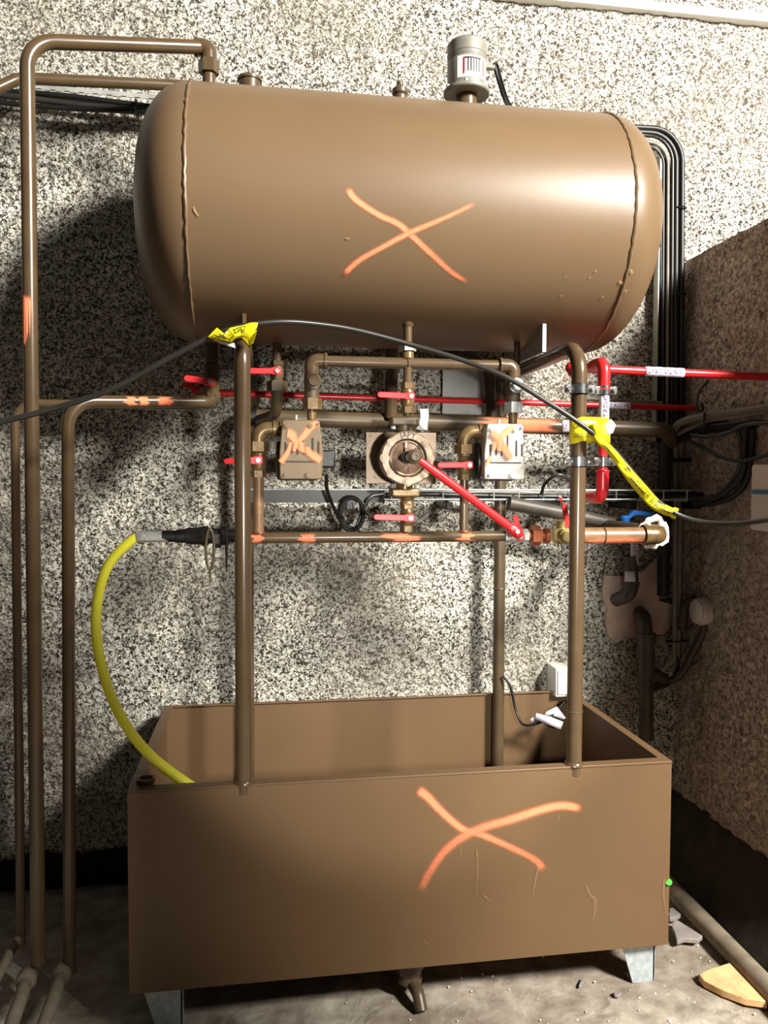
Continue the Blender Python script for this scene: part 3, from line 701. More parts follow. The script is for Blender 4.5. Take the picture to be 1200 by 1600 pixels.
def gear_pump(cx, label, m, x0, x1, yt, yb, mirror):
    """casting with a tapered ribbed cover, side motor and bolts; x0.. photo pixels of the cover"""
    YF = 2.045
    A = at(x0, yb, YF); B = at(x1, yb, YF); Tt = at((x0+x1)/2, yt, YF)
    w = B.x-A.x; h = Tt.z-A.z; cxw = (A.x+B.x)/2; zc = A.z
    o = thing('gear_pump', label, 'pump', (cxw, YF+.07, zc-.01))
    sk = -.004 if mirror else .004
    cov = [(-w/2, .004), (-w/2+.004, 0), (w/2-.003, 0), (w/2, .004), (w/2+sk, h*.45), (w/2-.006, h-.004), (w/2-.010, h), (-w/2+.012, h), (-w/2+.007, h-.004), (-w/2-.001, h*.45)]
    front = obj('cover', MB().prism(cov, (cxw, YF, zc), X_, Z_, -.030), M[m], o, 'ribbed cover plate', bevel=.003)
    obj('pump_body', MB().prism([(x*.93, z*.96+h*.02) for x, z in cov], (cxw, YF+.028, zc), X_, Z_, -.075), M['dpipe' if m == 'pump_b' else 'pump_g'], o, bevel=.004)
    # black bars stand in for the shade inside the cover's slots
    fw = w*.62
    for k, (u, a, b) in enumerate(((-.36, .30, .62), (-.22, .44, .70), (-.08, .42, .68), (.06, .42, .80), (.28, .42, .70), (.42, .42, .64))):
        c0 = V((cxw+u*w, YF, zc+h*a)); c1 = V((cxw+u*w, YF, zc+h*b))
        obj('slot_shade', MB().box((c0+c1)/2-Y_*.0005, (.0042, .003, (c1-c0).length)), M['ink_shade'], front)
    obj('slot_shade', MB().box((cxw+.02*w, YF-.0005, zc+h*.30), (w*.76, .003, .003)), M['ink_shade'], front)
    for u, z_, r in ((.18, .075, .0095), (-.34, .90, .007), (.22, .90, .007), (-.38, .08, .005), (.40, .93, .004)):
        p_ = V((cxw+u*w, YF, zc+h*z_))
        obj('bolt', MB().hex(p_+Y_*.003, p_-Y_*.006, r).cyl(p_-Y_*.006, p_-Y_*.008, r*.7, n=10), M['steel' if m == 'pump_g' else 'pump_b'], o)
    obj('relief_screw', MB().cyl((cxw-.012, YF+.02, zc+h-.004), (cxw-.012, YF+.02, zc+h+.014), .004, n=8), M['steel'], o)
    mzc = zc+h*.33
    obj('motor', MB().lathe((cxw-w*.42, YF+.095, mzc), X_, [(-.018, .040), (-.014, .052), (0, .055), (w*.84, .055), (w*.86, .045)], 24), M['black'], o, 'black electric motor behind the casting')
    if not mirror:
        obj('motor_end', MB().box((cxw+w*.5+.018, YF+.05, mzc+.004), (.040, .045, .048)), M['black'], o, bevel=.005)
    return cxw, zc, h, w
PA = gear_pump(472, 'brown gear pump with an orange scrawl on its cover', 'pump_b', 437, 503, 656, 749, False)
PB = gear_pump(787, 'silver grey gear pump with an orange cross on its cover', 'pump_g', 757, 820, 662, 749, True)
pumps = [o for o in col.objects if o.name.startswith('gear_pump')]
for pts, ws, k in (([(498, 660), (485, 668), (474, 682), (462, 695)], [4, 4.5, 4, 3], 0), ([(448, 677), (455, 679), (462, 690), (470, 700), (482, 706)], [6, 6, 4, 4, 4], 0),
                   ([(480, 705), (490, 712), (502, 720)], [4, 5, 5], 0), ([(463, 690), (459, 706)], [3, 2], 0), ([(472, 690), (470, 706)], [3.5, 2.5], 0), ([(482, 698), (479, 709)], [3, 2], 0),
                   ([(455, 690), (450, 706), (438, 724)], [2, 3, 4], 0),
                   ([(803, 664), (793, 674), (782, 684)], [3, 4, 3.5], 1), ([(768, 674), (778, 684), (788, 700), (800, 718)], [5, 4.5, 5, 4], 1), ([(783, 684), (780, 706)], [4, 3], 1), ([(774, 688), (772, 704)], [3.5, 2], 1), ([(768, 712), (760, 728)], [2, 2.5], 1)):
    _n = globals().get('_n', 0)+1
    stroke('paint_stroke', on_plane(2.0440-.0008*_n), pts, [w_*1.25 for w_ in ws], pumps[k], (1.2, 1.1))

# ---- hand wing pump
wc = at(637, 716, 2.06); wr_ = .0745
hp = thing('wing_pump', 'round cast hand pump with raised lettering and a long red lever', 'hand pump', (wc.x, 2.10, wc.z-wr_))
obj('body', MB().lathe((wc.x, 2.20, wc.z), -Y_, [(0, .060), (.02, .066), (.10, .068), (.112, wr_-.002), (.114, wr_)], 40), M['castin'], hp)
obj('front_ring', MB().lathe((wc.x, 2.088, wc.z), -Y_, [(0, wr_), (.024, wr_), (.028, wr_-.004), (.028, .054), (.020, .051), (.010, .050)], 44, caps=False), M['cast'], hp, 'worn cast ring with raised letters')
obj('front_disc', MB().lathe((wc.x, 2.088, wc.z), -Y_, [(0, .053), (.016, .050), (.018, .047), (.021, .012)], 40), M['castin'], hp)
obj('inner_ring', MB().torus((wc.x, 2.070, wc.z), Y_, .046, .0035, 40), M['cast'], hp)
obj('rib', MB().box((wc.x-.004, 2.066, wc.z+.028), (.006, .006, .034)), M['cast'], hp)
for k, a in enumerate((42, 138, 0, 180, 222, 318, 270)):
    a = math.radians(a); big = 1.25 if k in (3, 6) else 1
    q = V((wc.x+.0635*math.cos(a), 2.062, wc.z+.0635*math.sin(a)))
    obj('bolt', MB().cyl(q, q-Y_*.006, .0105*big, n=16).hex(q-Y_*.006, q-Y_*.011, .007*big), M['cast'], hp)
def ring_text(s, mid, span, r0, hgt, YY):
    def fn(u, v):
        a = math.radians(mid)+span*(.5-u); r = r0+hgt*v
        return (wc.x+r*math.cos(a), YY, wc.z+r*math.sin(a))
    obj('lettering', text_mb(s, fn), M['ink_shade'], hp)
ring_text('JAPY', 90, .72, .0565, .0155, 2.0588)
ring_text('OUV.', 152, .55, .027, .010, 2.0688)
ring_text('B', 215+12, .16, .058, .010, 2.0588)
def flat_text(s, c, hgt, parent, m='ink_shade', w=None):
    ww = w or text_geo(s)[2]*hgt
    obj('lettering', text_mb(s, lambda u, v: (c[0]+(u-.5)*ww, c[1], c[2]+(v-.5)*hgt)), M[m], parent)
flat_text('4', (wc.x+.022, 2.0685, wc.z+.024), .013, hp)
flat_text('1', (wc.x+.004, 2.0665, wc.z-.030), .015, hp)
hb = at(644, 716, 1.98)
obj('spindle', MB().lathe((wc.x-.002, 2.075, wc.z+.002), (hb.x-wc.x-.004, -.10, hb.z-wc.z+.001), [(0, .017), (.07, .0165), (.10, .016), (.104, .012)], 20), M['black'], hp, 'black spindle of the lever')
hub = V((wc.x+.002, 1.972, wc.z+.002))
obj('hub', MB().lathe(hub+Y_*.02, -Y_, [(0, .020), (.026, .020), (.030, .014), (.034, .010), (.034, .006), (.030, .005)], 24), M['dpipe'], hp)
le = at(800, 826, 2.01)
ld = (le-hub).normalized()
lv = obj('lever', MB().tube([hub+ld*.016, hub+ld*.10, hub+ld*.16, le], [.010, .0115, .0115, .0115], 16), M['red'], hp, 'long red tubular lever')
obj('lever_end', MB().lathe(le-ld*.01, ld, [(0, .012), (.01, .016), (.03, .017), (.04, .012), (.045, .006)], 14), M['red'], lv)
obj('lever_pin', MB().cyl(le+ld*.012-Y_*.012, le+ld*.012-Y_*.022, .006, n=10), M['steel'], lv)
# flanges above and below
z1 = at(632, 668, 2.10).z; z2 = at(632, 770, 2.10).z
fx = at(633, 668, 2.12).x
for z, mm, s in ((at(634, 659, YP).z, 'dpipe', 1), (z2, 'fit', -1)):
    obj('port_flange', MB().box((fx, YP, z), (.082, .05, .026)), M[mm], hp, bevel=.006)
    obj('port_neck', MB().cyl((fx, YP, z), (fx, YP, wc.z+s*.05), .024, n=20), M[mm], hp)
    for sx in (-1, 1): obj('port_bolt', MB().cyl((fx+sx*.034, YP-.012, z-s*.013), (fx+sx*.034, YP-.012, z-s*.022), .007, n=8), M['steel'], hp)
pa, pb = at(572, 675, 2.215), at(681, 756, 2.215)
obj('back_plate', MB().span((pa.x, 2.215, pb.z), (pb.x, 2.223, pa.z)), M['plate'], None, 'square stained steel plate behind the hand pump', 'plate', bevel=.001)
ball_valve('bronze valve with a pale red lever above the hand pump', (rx, YP, at(636, 622, YP).z), Z_, .0145, at(590, 616, 2.07), off=.05, lw=.0175, length=.085)
obj('paper_tag', MB().grid([[at(x, y, 2.06+.004*math.sin(k*2+j)) for j, x in enumerate((656+d, 663+d, 669+d))] for k, (y, d) in enumerate(((639, 0), (650, 1), (660, -1), (672, -1)))]), M['white'], None,
    'small white paper tag hanging beside the hand pump riser', 'tag', thick=.001)

# ------------------------------------------------------------------ lower header
h0, h1 = at(372, 838, YP), at(803, 840, YP)
hz = (h0.z+h1.z)/2
hd = thing('suction_header', 'brown horizontal pipe under the pumps with upright branches', 'pipe', (h0.x, YP, hz-.02))
obj('pipe', MB().tube([(h0.x, YP, hz), (h1.x, YP, hz)], .0155, 18), M['pipe'], hd)
hp_ = lambda x: V((at(x, 838, YP).x, YP, hz))
for xa, xb, sd in ((392, 410, 2), (468, 492, 3), (600, 650, 4), (712, 740, 5)):
    mark('paint_patch', hp_(xa), hp_(xb), .0155, -1.0, 1.3, hd, wob=2.5, seed=sd, strength=.75)
x3 = at(404, 760, YP).x; x5 = at(725, 780, YP).x
z3 = at(405, 720, YP).z; z5 = at(726, 727, YP).z
for x, zt2, m_ in ((x3, z3, 'rust'), (x5, z5, 'pipe')):
    obj('branch', MB().tube([(x, YP, hz), (x, YP, zt2)], .0145 if m_ == 'rust' else .0125, 16), M[m_], hd)
    obj('weld_bead', MB().torus((x, YP, hz+.014), Z_, .0155, .003), M['copper'], hd)
obj('branch', MB().tube([(rx, YP, hz), (rx, YP, at(632, 780, YP).z)], .0135, 16), M['fit'], hd)
obj('weld_bead', MB().torus((rx, YP, hz+.014), Z_, .015, .003), M['pipe'], hd)
ball_valve('bronze valve with a red lever reaching behind the yellow-taped stand, by the brown pump', (x3, YP, z3), Z_, .015, at(349, 721, 2.07), off=.05, lw=.018, length=.09)
ball_valve('bronze valve with a red and pale lever between hand pump and silver pump', (x5, YP, z5), Z_, .014, at(684, 727, 2.07), off=.05, lw=.0165, length=.085)
ball_valve('bronze valve with a bright red lever under the hand pump', (rx, YP, at(632, 808, YP).z), Z_, .0145, at(584, 808, 2.07), off=.05, lw=.018, length=.08)
obj('union_ring', MB().lathe((rx, YP, at(632, 790, YP).z), Z_, [(0, .016), (.004, .020), (.010, .020), (.014, .017), (.020, .021), (.026, .017)], 20), M['fit'], hd)
# elbows from the branch valves into the pumps
def pump_elbow(x, zc, xto, ztop, label):
    o = thing('suction_elbow', label, 'pipe fitting', (x, YP, zc+.04))
    obj('elbow', MB().tube(fillet([(x, YP, zc+.03), (x, YP, ztop), (xto, YP, ztop)], .034, 8), .0195, 18), M['fit'], o)
    obj('union_nut', MB().hex((x, YP, ztop-.062), (x, YP, ztop-.036), .030), M['fit'], o)
    for k in range(2):
        xx = x+.04+.018*k
        obj('elbow_lip', MB().cyl((xx, YP, ztop), (xx+.007, YP, ztop), .0235), M['fit'], o)
pump_elbow(x3, z3, PA[0]-.04, at(410, 670, YP).z, 'bronze elbow feeding the brown pump')
pump_elbow(x5, z5, PB[0]-.04, at(735, 675, YP).z, 'bronze elbow feeding the silver grey pump')
# right end of the header: ball valve, union, brass valve, delivery pipe
ball_valve('nickel valve with an upright red lever at the tip of the hand pump lever', (at(806, 840, YP).x, YP, hz), X_, .0145, at(807, 805, 2.07), off=.04, lw=.018, length=.07, m='alu')
u0, u1 = hp_(820), hp_(858)
un = thing('pipe_union', 'copper coloured hexagon union beside the upright red lever', 'pipe fitting', (u0.x, YP, hz-.03))
obj('tail', MB().lathe(u0, X_, [(0, .016), ((u1.x-u0.x), .016)], 18), M['copper'], un)
obj('hex_nut', MB().hex(hp_(829), hp_(843), .030), M['copper'], un)
obj('ring', MB().cyl(hp_(850), hp_(857), .023), M['copper'], un)
bc = hp_(877)
bv = thing('angle_valve', 'brass valve with a round cream cap and leaning red lever', 'valve', (bc.x, YP, hz-.03))
obj('body', MB().lathe(bc-X_*.028, X_, [(0, .017), (.006, .022), (.018, .027), (.040, .027), (.05, .022), (.056, .018)], 20), M['brass'], bv)
obj('cap', MB().lathe(bc-Y_*.015, -Y_, [(0, .022), (.02, .022), (.024, .020), (.024, .0165), (.032, .0165), (.035, .013)], 24), M['brass'], bv)
obj('bonnet', MB().cyl(bc, bc+V((-.004, -.004, .045)), .016, n=16), M['brass'], bv)
q = V((bc.x+.012, YP-.012, hz+.030))
obj('lever', MB().prism([(-.008, -.006), (.008, -.006), (.0075, .06), (.004, .066), (-.004, .066), (-.0075, .06)], q, V((.985, 0, .17)), V((-.17, 0, .985)), .006), M['lever'], bv, bevel=.001)
dp0, dp1 = hp_(892), at(1022, 838, YP)
dv = thing('delivery_pipe', 'copper-marked pipe ending in an elbow with white foam on the right', 'pipe', (dp0.x, YP, hz-.03))
obj('pipe', MB().tube([dp0, V((dp1.x, YP, hz))], .0235, 20), M['rust'], dv)
obj('end_cap', MB().lathe(dp0+X_*.01, -X_, [(0, .026), (.012, .026), (.014, .018), (.03, .018)], 20), M['black'], dv)
obj('joint', MB().torus((at(942, 838, YP).x, YP, hz), X_, .0240, .0025), M['dpipe'], dv)
obj('elbow', MB().tube(fillet([(dp1.x-.03, YP, hz), (dp1.x+.018, YP, hz), (dp1.x+.018, YP+.07, hz+.004)], .034, 8), .0285, 20), M['fit'], dv)
obj('elbow_lip', MB().cyl((dp1.x-.036, YP, hz), (dp1.x-.022, YP, hz), .031), M['fit'], dv)
obj('tail_pipe', MB().tube([(dp1.x+.018, YP+.05, hz+.003), (dp1.x+.018, WY+.02, hz+.003)], .0235, 18), M['dpipe'], dv)
mark('paint_patch', at(915, 838, YP)+V((0, 0, hz-at(915, 838, YP).z)), V((dp1.x-.03, YP, hz)), .0235, .1, 1.6, dv, wob=1.5, seed=12, strength=.8)
rr = random.Random(5); foam = MB()
n = 22; c = V((dp1.x+.022, YP+.045, hz+.004))
ring = []
for k in range(n):
    a = 2*math.pi*k/n; R = .040+rr.uniform(-.006, .007); ring.append(c+V((R*math.cos(a), rr.uniform(-.006, .006), R*math.sin(a))))
obj('foam_ring', foam.tube(ring, [.010+rr.uniform(-.002, .003) for _ in ring], 8, closed=True), M['foam'], dv, 'ragged ring of white foam')

# ------------------------------------------------------------------ yellow hose
ho = thing('drain_hose', 'yellow rubber hose curving from the header into the trough', 'hose', at(295, 1226, 2.0))
hpath = spline([at(222, 839, YP), at(205, 845, YP), at(170, 882, YP-.005), at(152, 940, YP-.02), at(152, 1005, YP-.04), at(170, 1078, YP-.07), at(200, 1138, YP-.10), at(240, 1185, YP-.13), at(292, 1224, YP-.15), at(325, 1243, YP-.15)], 8)
obj('hose', MB().tube(hpath, .0130, 16), M['yellow'], ho)
obj('ferrule', MB().lathe(at(213, 839, YP), X_, [(0, .013), (.004, .0155), (.018, .0155), (.019, .0135), (.022, .0135), (.024, .0155), (.082, .0150)], 18), M['alu'], ho, 'crimped aluminium ferrule')
a = hp_(254)
obj('rubber_coupling', MB().lathe(V((a.x, YP, at(254, 838, YP).z)), X_, [(0, .0155), (.035, .016), (.037, .018), (.06, .019), (.062, .022), (.10, .024), (.104, .027), (.12, .027), (.122, .021), (.15, .021), (.152, .026), (.175, .026), (.178, .018), (.21, .018)], 20), M['black'], ho, 'black rubber coupling')
obj('coupling_nut', MB().hex(hp_(334), hp_(346), .026), M['black'], ho)
kw = hp_(328)
def loop(c, a, b, n=24, tilt=0): return [c+V((a*math.cos(2*math.pi*k/n), tilt*math.sin(2*math.pi*k/n), b*math.sin(2*math.pi*k/n))) for k in range(n)]
wk = thing('wire_hook', 'loop of flat wire with a pointed tail hanging from the black coupling', 'hook', V((kw.x, YP-.03, at(328, 905, YP).z)))
obj('loop', MB().tube(loop(V((kw.x+.002, YP-.03, at(328, 857, YP).z)), .0105, .055, 28), .0038, 8, closed=True), M['dpipe'], wk)
obj('tail', MB().tube([V((kw.x+.002, YP-.03, at(328, 885, YP).z)), V((kw.x+.003, YP-.03, at(328, 908, YP).z))], [.004, .0012], 8), M['dpipe'], wk)
nd = at(354, 820, 2.10)
obj('wire_pin', MB().tube([at(353, 818, 2.09), at(354, 860, 2.09), at(354, 893, 2.09)], [.0015, .004, .0015], 8), M['black'], None, 'thin black wire pin hanging next to the yellow-taped stand', 'pin')
# ------------------------------------------------------------------ wire tray along the wall, and its cables
TYB, TYF = 2.64, 2.52
ta, tb = at(392, 772, TYF), at(1112, 788, TYF)
tz = (ta.z+tb.z)/2
ct = thing('wire_tray', 'steel wire cable tray running along the wall below the pumps', 'cable tray', ((ta.x+tb.x)/2, 2.58, tz-.02))
for y, z, nm in ((TYF, tz+.032, 'front_rail'), (TYF, tz, 'front_rail'), (TYB, tz+.032, 'back_rail'), (TYB, tz, 'back_rail'), (2.58, tz-.004, 'floor_wire')):
    obj(nm, MB().tube([(ta.x, y, z), (tb.x, y, z)], .0026, 8), M['steel'], ct)
k = ta.x+.02; proto = None
while k < tb.x:
    pts = fillet([(k, TYF, tz+.034), (k, TYF, tz-.006), (k, TYB, tz-.006), (k, TYB, tz+.034)], .006, 3)
    if proto is None:
        proto = obj('cross_wire', MB().tube(pts, .0024, 6), M['steel'], ct); k0 = k
    else:
        c_ = proto.copy(); col.objects.link(c_); c_.parent = ct; c_.location.x = k-k0
    k += .088
for k, x in enumerate((545, 700, 875, 985, 1085)):
    q = at(x, 800, TYF+.03)
    obj('bracket', MB().span((q.x-.012, TYF+.005, tz-.035), (q.x+.012, WY+.01, tz-.008)), M['tray'], ct, bevel=.003)
obj('edge_bar', MB().span((ta.x, TYF-.012, tz-.010), (at(600, 770, TYF).x, TYF-.004, tz+.030)), M['tray'], ct, 'black edge bar')
names = ['black cable lying at the front of the wire tray', 'dark grey cable in the wire tray behind the black one', 'pale grey cable lying uppermost in the wire tray', 'thin black cable at the back of the wire tray', 'slack grey cable in the wire tray against the wall']
for k, (y, r, m_) in enumerate(((2.545, .009, 'black'), (2.565, .008, 'cable'), (2.585, .0075, 'gcable'), (2.605, .006, 'black'), (2.625, .007, 'gcable'))):
    rr = random.Random(40+k)
    pts = [V((ta.x+.01+(tb.x-ta.x-.02)*i/14, y+rr.uniform(-.006, .006), tz+.008+(.010 if k == 2 else 0)+rr.uniform(0, .010))) for i in range(15)]
    obj('tray_cable', MB().tube(spline(pts, 4), r, 8), M[m_], None, names[k], 'cable', 'cables in the wire tray')
# cable coil under the tray
cc = at(549, 803, 2.46)
coil = [at(510, 742, 2.40), at(511, 765, 2.42), at(520, 790, 2.44)]
for t in range(0, 46):
    a = math.radians(200 + t*18.0); rr_ = 1.0-.07*(t//20)
    coil.append(cc+V((.040*rr_*math.cos(a)+.003*(t//20), .006*(t//20), .054*rr_*math.sin(a))))
coil += [at(575, 780, 2.48), at(600, 772, 2.50)]
obj('cable_coil', MB().tube(spline(coil, 3), .0058, 8), M['black'], None, 'coiled black cable hanging below the wire tray by the brown pump', 'cable')
obj('pump_cable', MB().tube(spline([at(846, 772, 2.50), at(852, 755, 2.45), at(872, 742, 2.42), at(892, 752, 2.44), at(905, 772, 2.52)], 8), .006, 8), M['cable'], None, 'dark cable arching over the wire tray behind the right stand', 'cable')
sk = thing('tray_padlock', 'tiny red padlock hooked on the wire tray rail', 'padlock', at(876, 784, 2.50))
obj('body', MB().box(at(876, 780, 2.50), (.012, .008, .014)), M['red'], sk, bevel=.002)
obj('shackle', MB().torus(at(875, 773, 2.505), Y_, .008, .0018, 16, 6), M['steel'], sk)

# sheet and arched pipe behind the pumps
sa, sb = at(692, 560, 2.645), at(762, 652, 2.645)
obj('sheet_panel', MB().prism([(0, 0), (sb.x-sa.x, 0), (sb.x-sa.x, (sa.z-sb.z)*.6), (sb.x-sa.x-.03, sa.z-sb.z), (0, sa.z-sb.z)], (sa.x, 2.645, sb.z), X_, Z_, -.004), M['sheet'], None,
    'plain grey sheet metal panel on the wall left of the silver pump', 'panel')
obj('arched_pipe', MB().tube(fillet([at(700, 556, 2.56), at(762, 563, 2.56), at(768, 655, 2.56)], .075, 8), .020, 16), M['dpipe'], None, 'dark arched pipe curving round the grey sheet panel', 'pipe')
# black pipe with blue valve
k0, k1 = at(795, 786, 2.50), at(1000, 828, 2.50)
obj('black_pipe', MB().tube([k0, at(900, 806, 2.50), k1, at(1030, 832, 2.53)], .024, 18), M['pipe_g'], None, 'thick black sloping pipe below the wire tray on the right', 'pipe')
bq = at(976, 812, 2.46)
bl = thing('blue_valve', 'small valve with a cranked blue lever', 'valve', bq-Z_*.03)
obj('stem', MB().cyl(bq-Z_*.03, bq+Z_*.012, .010, n=14), M['steel'], bl)
obj('lever_head', MB().lathe(bq-Z_*.008, Z_, [(0, .015), (.014, .017), (.022, .012)], 16), M['blue'], bl)
obj('lever', MB().prism([(0, 0), (.03, .026), (.10, .018), (.10, .004), (.036, .010), (.008, -.008)], bq+V((.0, -.008, .006)), X_, Z_, -.018), M['blue'], bl, bevel=.002)

# ------------------------------------------------------------------ upright cables and conduits in the corner
vt = thing('cable_ladder', 'dark upright cable channel in the right corner', 'cable tray', at(1052, 690, 2.66))
va, vb = at(1052, 222, 2.665), at(1052, 690, 2.665)
obj('back_strip', MB().span((va.x-.058, 2.668, vb.z), (va.x+.028, 2.674, va.z-.06)), M['tray'], vt)
obj('side_strip', MB().span((va.x-.062, 2.640, vb.z), (va.x-.058, 2.674, va.z-.06)), M['gtray'], vt)
obj('side_strip', MB().span((va.x+.028, 2.640, vb.z), (va.x+.032, 2.674, va.z-.06)), M['gtray'], vt)
lbs = ['thick black cable bending down into the corner channel, outermost', 'black cable inside the corner channel next to the outermost', 'dark grey cable in the middle of the corner channel', 'inner thin grey cable of the corner channel with a tighter bend', 'innermost grey cable of the corner channel']
for k, (xx, yt, r, m_) in enumerate(((1066, 203, .010, 'black'), (1057, 210, .010, 'black'), (1051, 214, .007, 'cable'), (1044, 224, .006, 'gcable'), (1037, 230, .005, 'cable'))):
    yd = 2.640-.004*(k % 2)
    pts = fillet([at(955, yt-6, 2.62), at(xx, yt, yd), at(xx-1, 440, yd), at(xx-2, 690, yd)], .11-.012*k, 8)
    obj('corner_cable', MB().tube(pts, r, 10), M[m_], None, lbs[k], 'cable', 'cables in the corner channel')
for y in (326, 460):
    q = at(1062, y, 2.64); obj('cable_tie', MB().torus(q, Z_, .022, .003, 18, 6), M['black'], None, 'black tie round the corner cables, ' + ('upper one beside the tank end' if y < 400 else 'lower one at the shadow line'), 'cable tie')
cds = ['grey upright conduit in the corner, left one of the pair', 'grey upright conduit in the corner, right one of the pair']
for k, (xa, ya_, yb_) in enumerate(((1056, 698, 1030), (1064, 690, 1030))):
    obj('conduit', MB().tube([at(xa, ya_, 2.63), at(xa-2-k*2, yb_, 2.63)], .0085, 12), M['gcable'], None, cds[k], 'conduit', 'conduits in the corner')
obj('conduit_clip', MB().span(at(1048, 722, 2.615), at(1070, 716, 2.66)), M['black'], None, 'black clip round the two corner conduits near the top', 'clip')
obj('conduit_clip', MB().span(at(1046, 1004, 2.615), at(1066, 999, 2.66)), M['black'], None, 'black clip round the two corner conduits near their lower end', 'clip')
obj('drop_cable', MB().tube(spline([at(1058, 1025, 2.63), at(1058, 1045, 2.62), at(1045, 1068, 2.60), at(1020, 1078, 2.60)], 6), .008, 8), M['cable'], None, 'dark cable curling out of the corner conduits at the bottom', 'cable')
# dark upright pipe left of conduits
pipe('corner_pipe', 'black upright pipe in the corner left of the conduits', [at(1040, 690, 2.60), at(1036, 930, 2.60)], .022, 'black')

# ---- bundle sweeping along the partition
bl_ = [('grey sheathed cable arching right, uppermost of the bundle on the partition', [(1050, 676, 2.55), (1064, 660, 2.5), (1098, 651, 2.42), (1150, 644, 2.30), (1190, 638, 2.22), (1240, 632, 2.12)], .0125, 'gcable'),
       ('second grey cable directly under the uppermost one on the partition', [(1050, 682, 2.56), (1080, 668, 2.48), (1110, 656, 2.40), (1150, 652, 2.30), (1190, 645, 2.22), (1240, 640, 2.12)], .008, 'gcable'),
       ('thick black cable at the core of the bundle on the partition', [(1052, 690, 2.58), (1090, 674, 2.48), (1140, 666, 2.36), (1190, 662, 2.24), (1240, 660, 2.12)], .016, 'black'),
       ('second thick black cable behind the core of the partition bundle', [(1052, 684, 2.60), (1090, 664, 2.52), (1140, 656, 2.40), (1190, 652, 2.27), (1240, 650, 2.15)], .016, 'black'),
       ('black cable sagging under the partition bundle then rising', [(1080, 680, 2.46), (1110, 682, 2.38), (1140, 675, 2.30), (1165, 664, 2.24), (1200, 661, 2.16), (1240, 660, 2.08)], .007, 'cable'),
       ('thin black cable drooping from the corner towards the panel box', [(1072, 686, 2.50), (1100, 700, 2.42), (1130, 715, 2.33), (1160, 720, 2.25), (1200, 710, 2.14), (1240, 700, 2.05)], .006, 'black')]
for lb, pts, r, m_ in bl_:
    obj('bundle_cable', MB().tube(spline([at(*p) for p in pts], 6), r, 10), M[m_], None, lb, 'cable', 'cables of the partition bundle')
obj('cable_tie', MB().torus(at(1102, 657, 2.41), V((1, -.8, .1)), .026, .0035, 20, 6), M['black'], None, 'black tie round the grey cables of the partition bundle', 'cable tie')
obj('cable_hook', MB().tube(spline([at(1108, 594, 2.36), at(1094, 610, 2.38), at(1089, 630, 2.40), at(1092, 642, 2.40), at(1098, 640, 2.40), at(1096, 630, 2.40)], 6), .0045, 8), M['black'], None, 'short hooked black wire end above the partition bundle', 'cable')
for k, (pts, r) in enumerate((([(1165, 668, 2.26), (1164, 700, 2.27), (1162, 735, 2.28), (1140, 765, 2.33), (1110, 781, 2.42), (1085, 786, 2.5)], .010), ([(1176, 670, 2.25), (1174, 700, 2.26), (1168, 745, 2.28), (1146, 775, 2.33), (1115, 786, 2.42), (1090, 788, 2.5)], .010),
                              ([(1152, 672, 2.28), (1157, 690, 2.28), (1156, 730, 2.29), (1130, 768, 2.36), (1105, 778, 2.43), (1078, 780, 2.52)], .008))):
    obj('loop_cable', MB().tube(spline([at(*p) for p in pts], 6), r, 10), M['black' if k != 2 else 'cable'], None,
        ('black cable looping from bundle down into the tray, outer side', 'black cable looping from bundle down into the tray, behind the outer one', 'dark grey cable looping from bundle into the tray, inner side')[k], 'cable', 'loops from bundle to wire tray')

# ---- panel box on the partition
pbx = thing('panel_box', 'off-white plastic box with a blue stripe at the right edge', 'electrical box', (PX-.05, 2.13, 1.2))
def onp(x, y, X=PX-.10):
    d = FW*F+RT*(x-600)-UP*(y-800); return V(CAM+d*(X/d[0]))
e0 = onp(1172, 780); zt_b, zb_b = onp(1174, 726).z, onp(1172, 828).z
obj('case', MB().span((PX-.10, e0.y-.20, zb_b), (PX+.004, e0.y, zt_b)), M['box'], pbx, bevel=.008)
obj('stripe', MB().span((PX-.102, e0.y-.20, onp(1180, 772).z), (PX-.098, e0.y-.012, onp(1180, 765).z)), M['bluestripe'], pbx, 'blue stripe')

# ---- filler plaster, drain pipe and round box near the corner
rr = random.Random(21)
out = [(945, 898), (975, 900), (1003, 893), (1016, 880), (1028, 872), (1030, 905), (1028, 940), (1050, 945), (1052, 975), (1034, 992), (1030, 1000), (1010, 998), (988, 998), (975, 994), (965, 1003), (952, 992), (946, 970), (950, 950), (942, 935)]
PYc = 2.682
pp = [at(x+rr.uniform(-2, 2), y+rr.uniform(-2, 2), PYc) for x, y in out]
obj('plaster_patch', MB().prism([(p.x, p.z) for p in pp][::-1], (0, PYc-.006, 0), X_, Z_, -.020), M['patch'], None, 'ragged pinkish plaster patch on the wall beside the corner', 'plaster patch', bevel=.002)
dq = [at(985, 868, 2.60), at(990, 905, 2.60), at(984, 930, 2.60), at(962, 938, 2.66)]
wb = thing('waste_pipe', 'short dark bent pipe with a paper strip above the plaster patch', 'pipe', at(985, 935, 2.60))
obj('pipe', MB().tube(fillet(dq, .035, 7), .024, 16), M['pipe_g'], wb)
wrap_label(at(988, 842, 2.60)+V((0, 0, 0)), at(988, 893, 2.60), .020, wb, 'IHECPO', ang=(-.7, .75), th=.6)
obj('label_tail', MB().grid([[at(x, y, 2.572+.004*i) for i, x in enumerate((976, 987, 1000))] for y in (893, 902, 909)]), M['paper'], wb, thick=.001)
dn = thing('drain_pipe', 'dark upright drain pipe rising into the plaster patch', 'pipe', at(1005, 1150, 2.60))
obj('pipe', MB().tube(fillet([at(1000, 958, 2.68), at(1008, 966, 2.58), at(1010, 1155, 2.58)], .05, 7), .0255, 18), M['pipe_g'], dn)
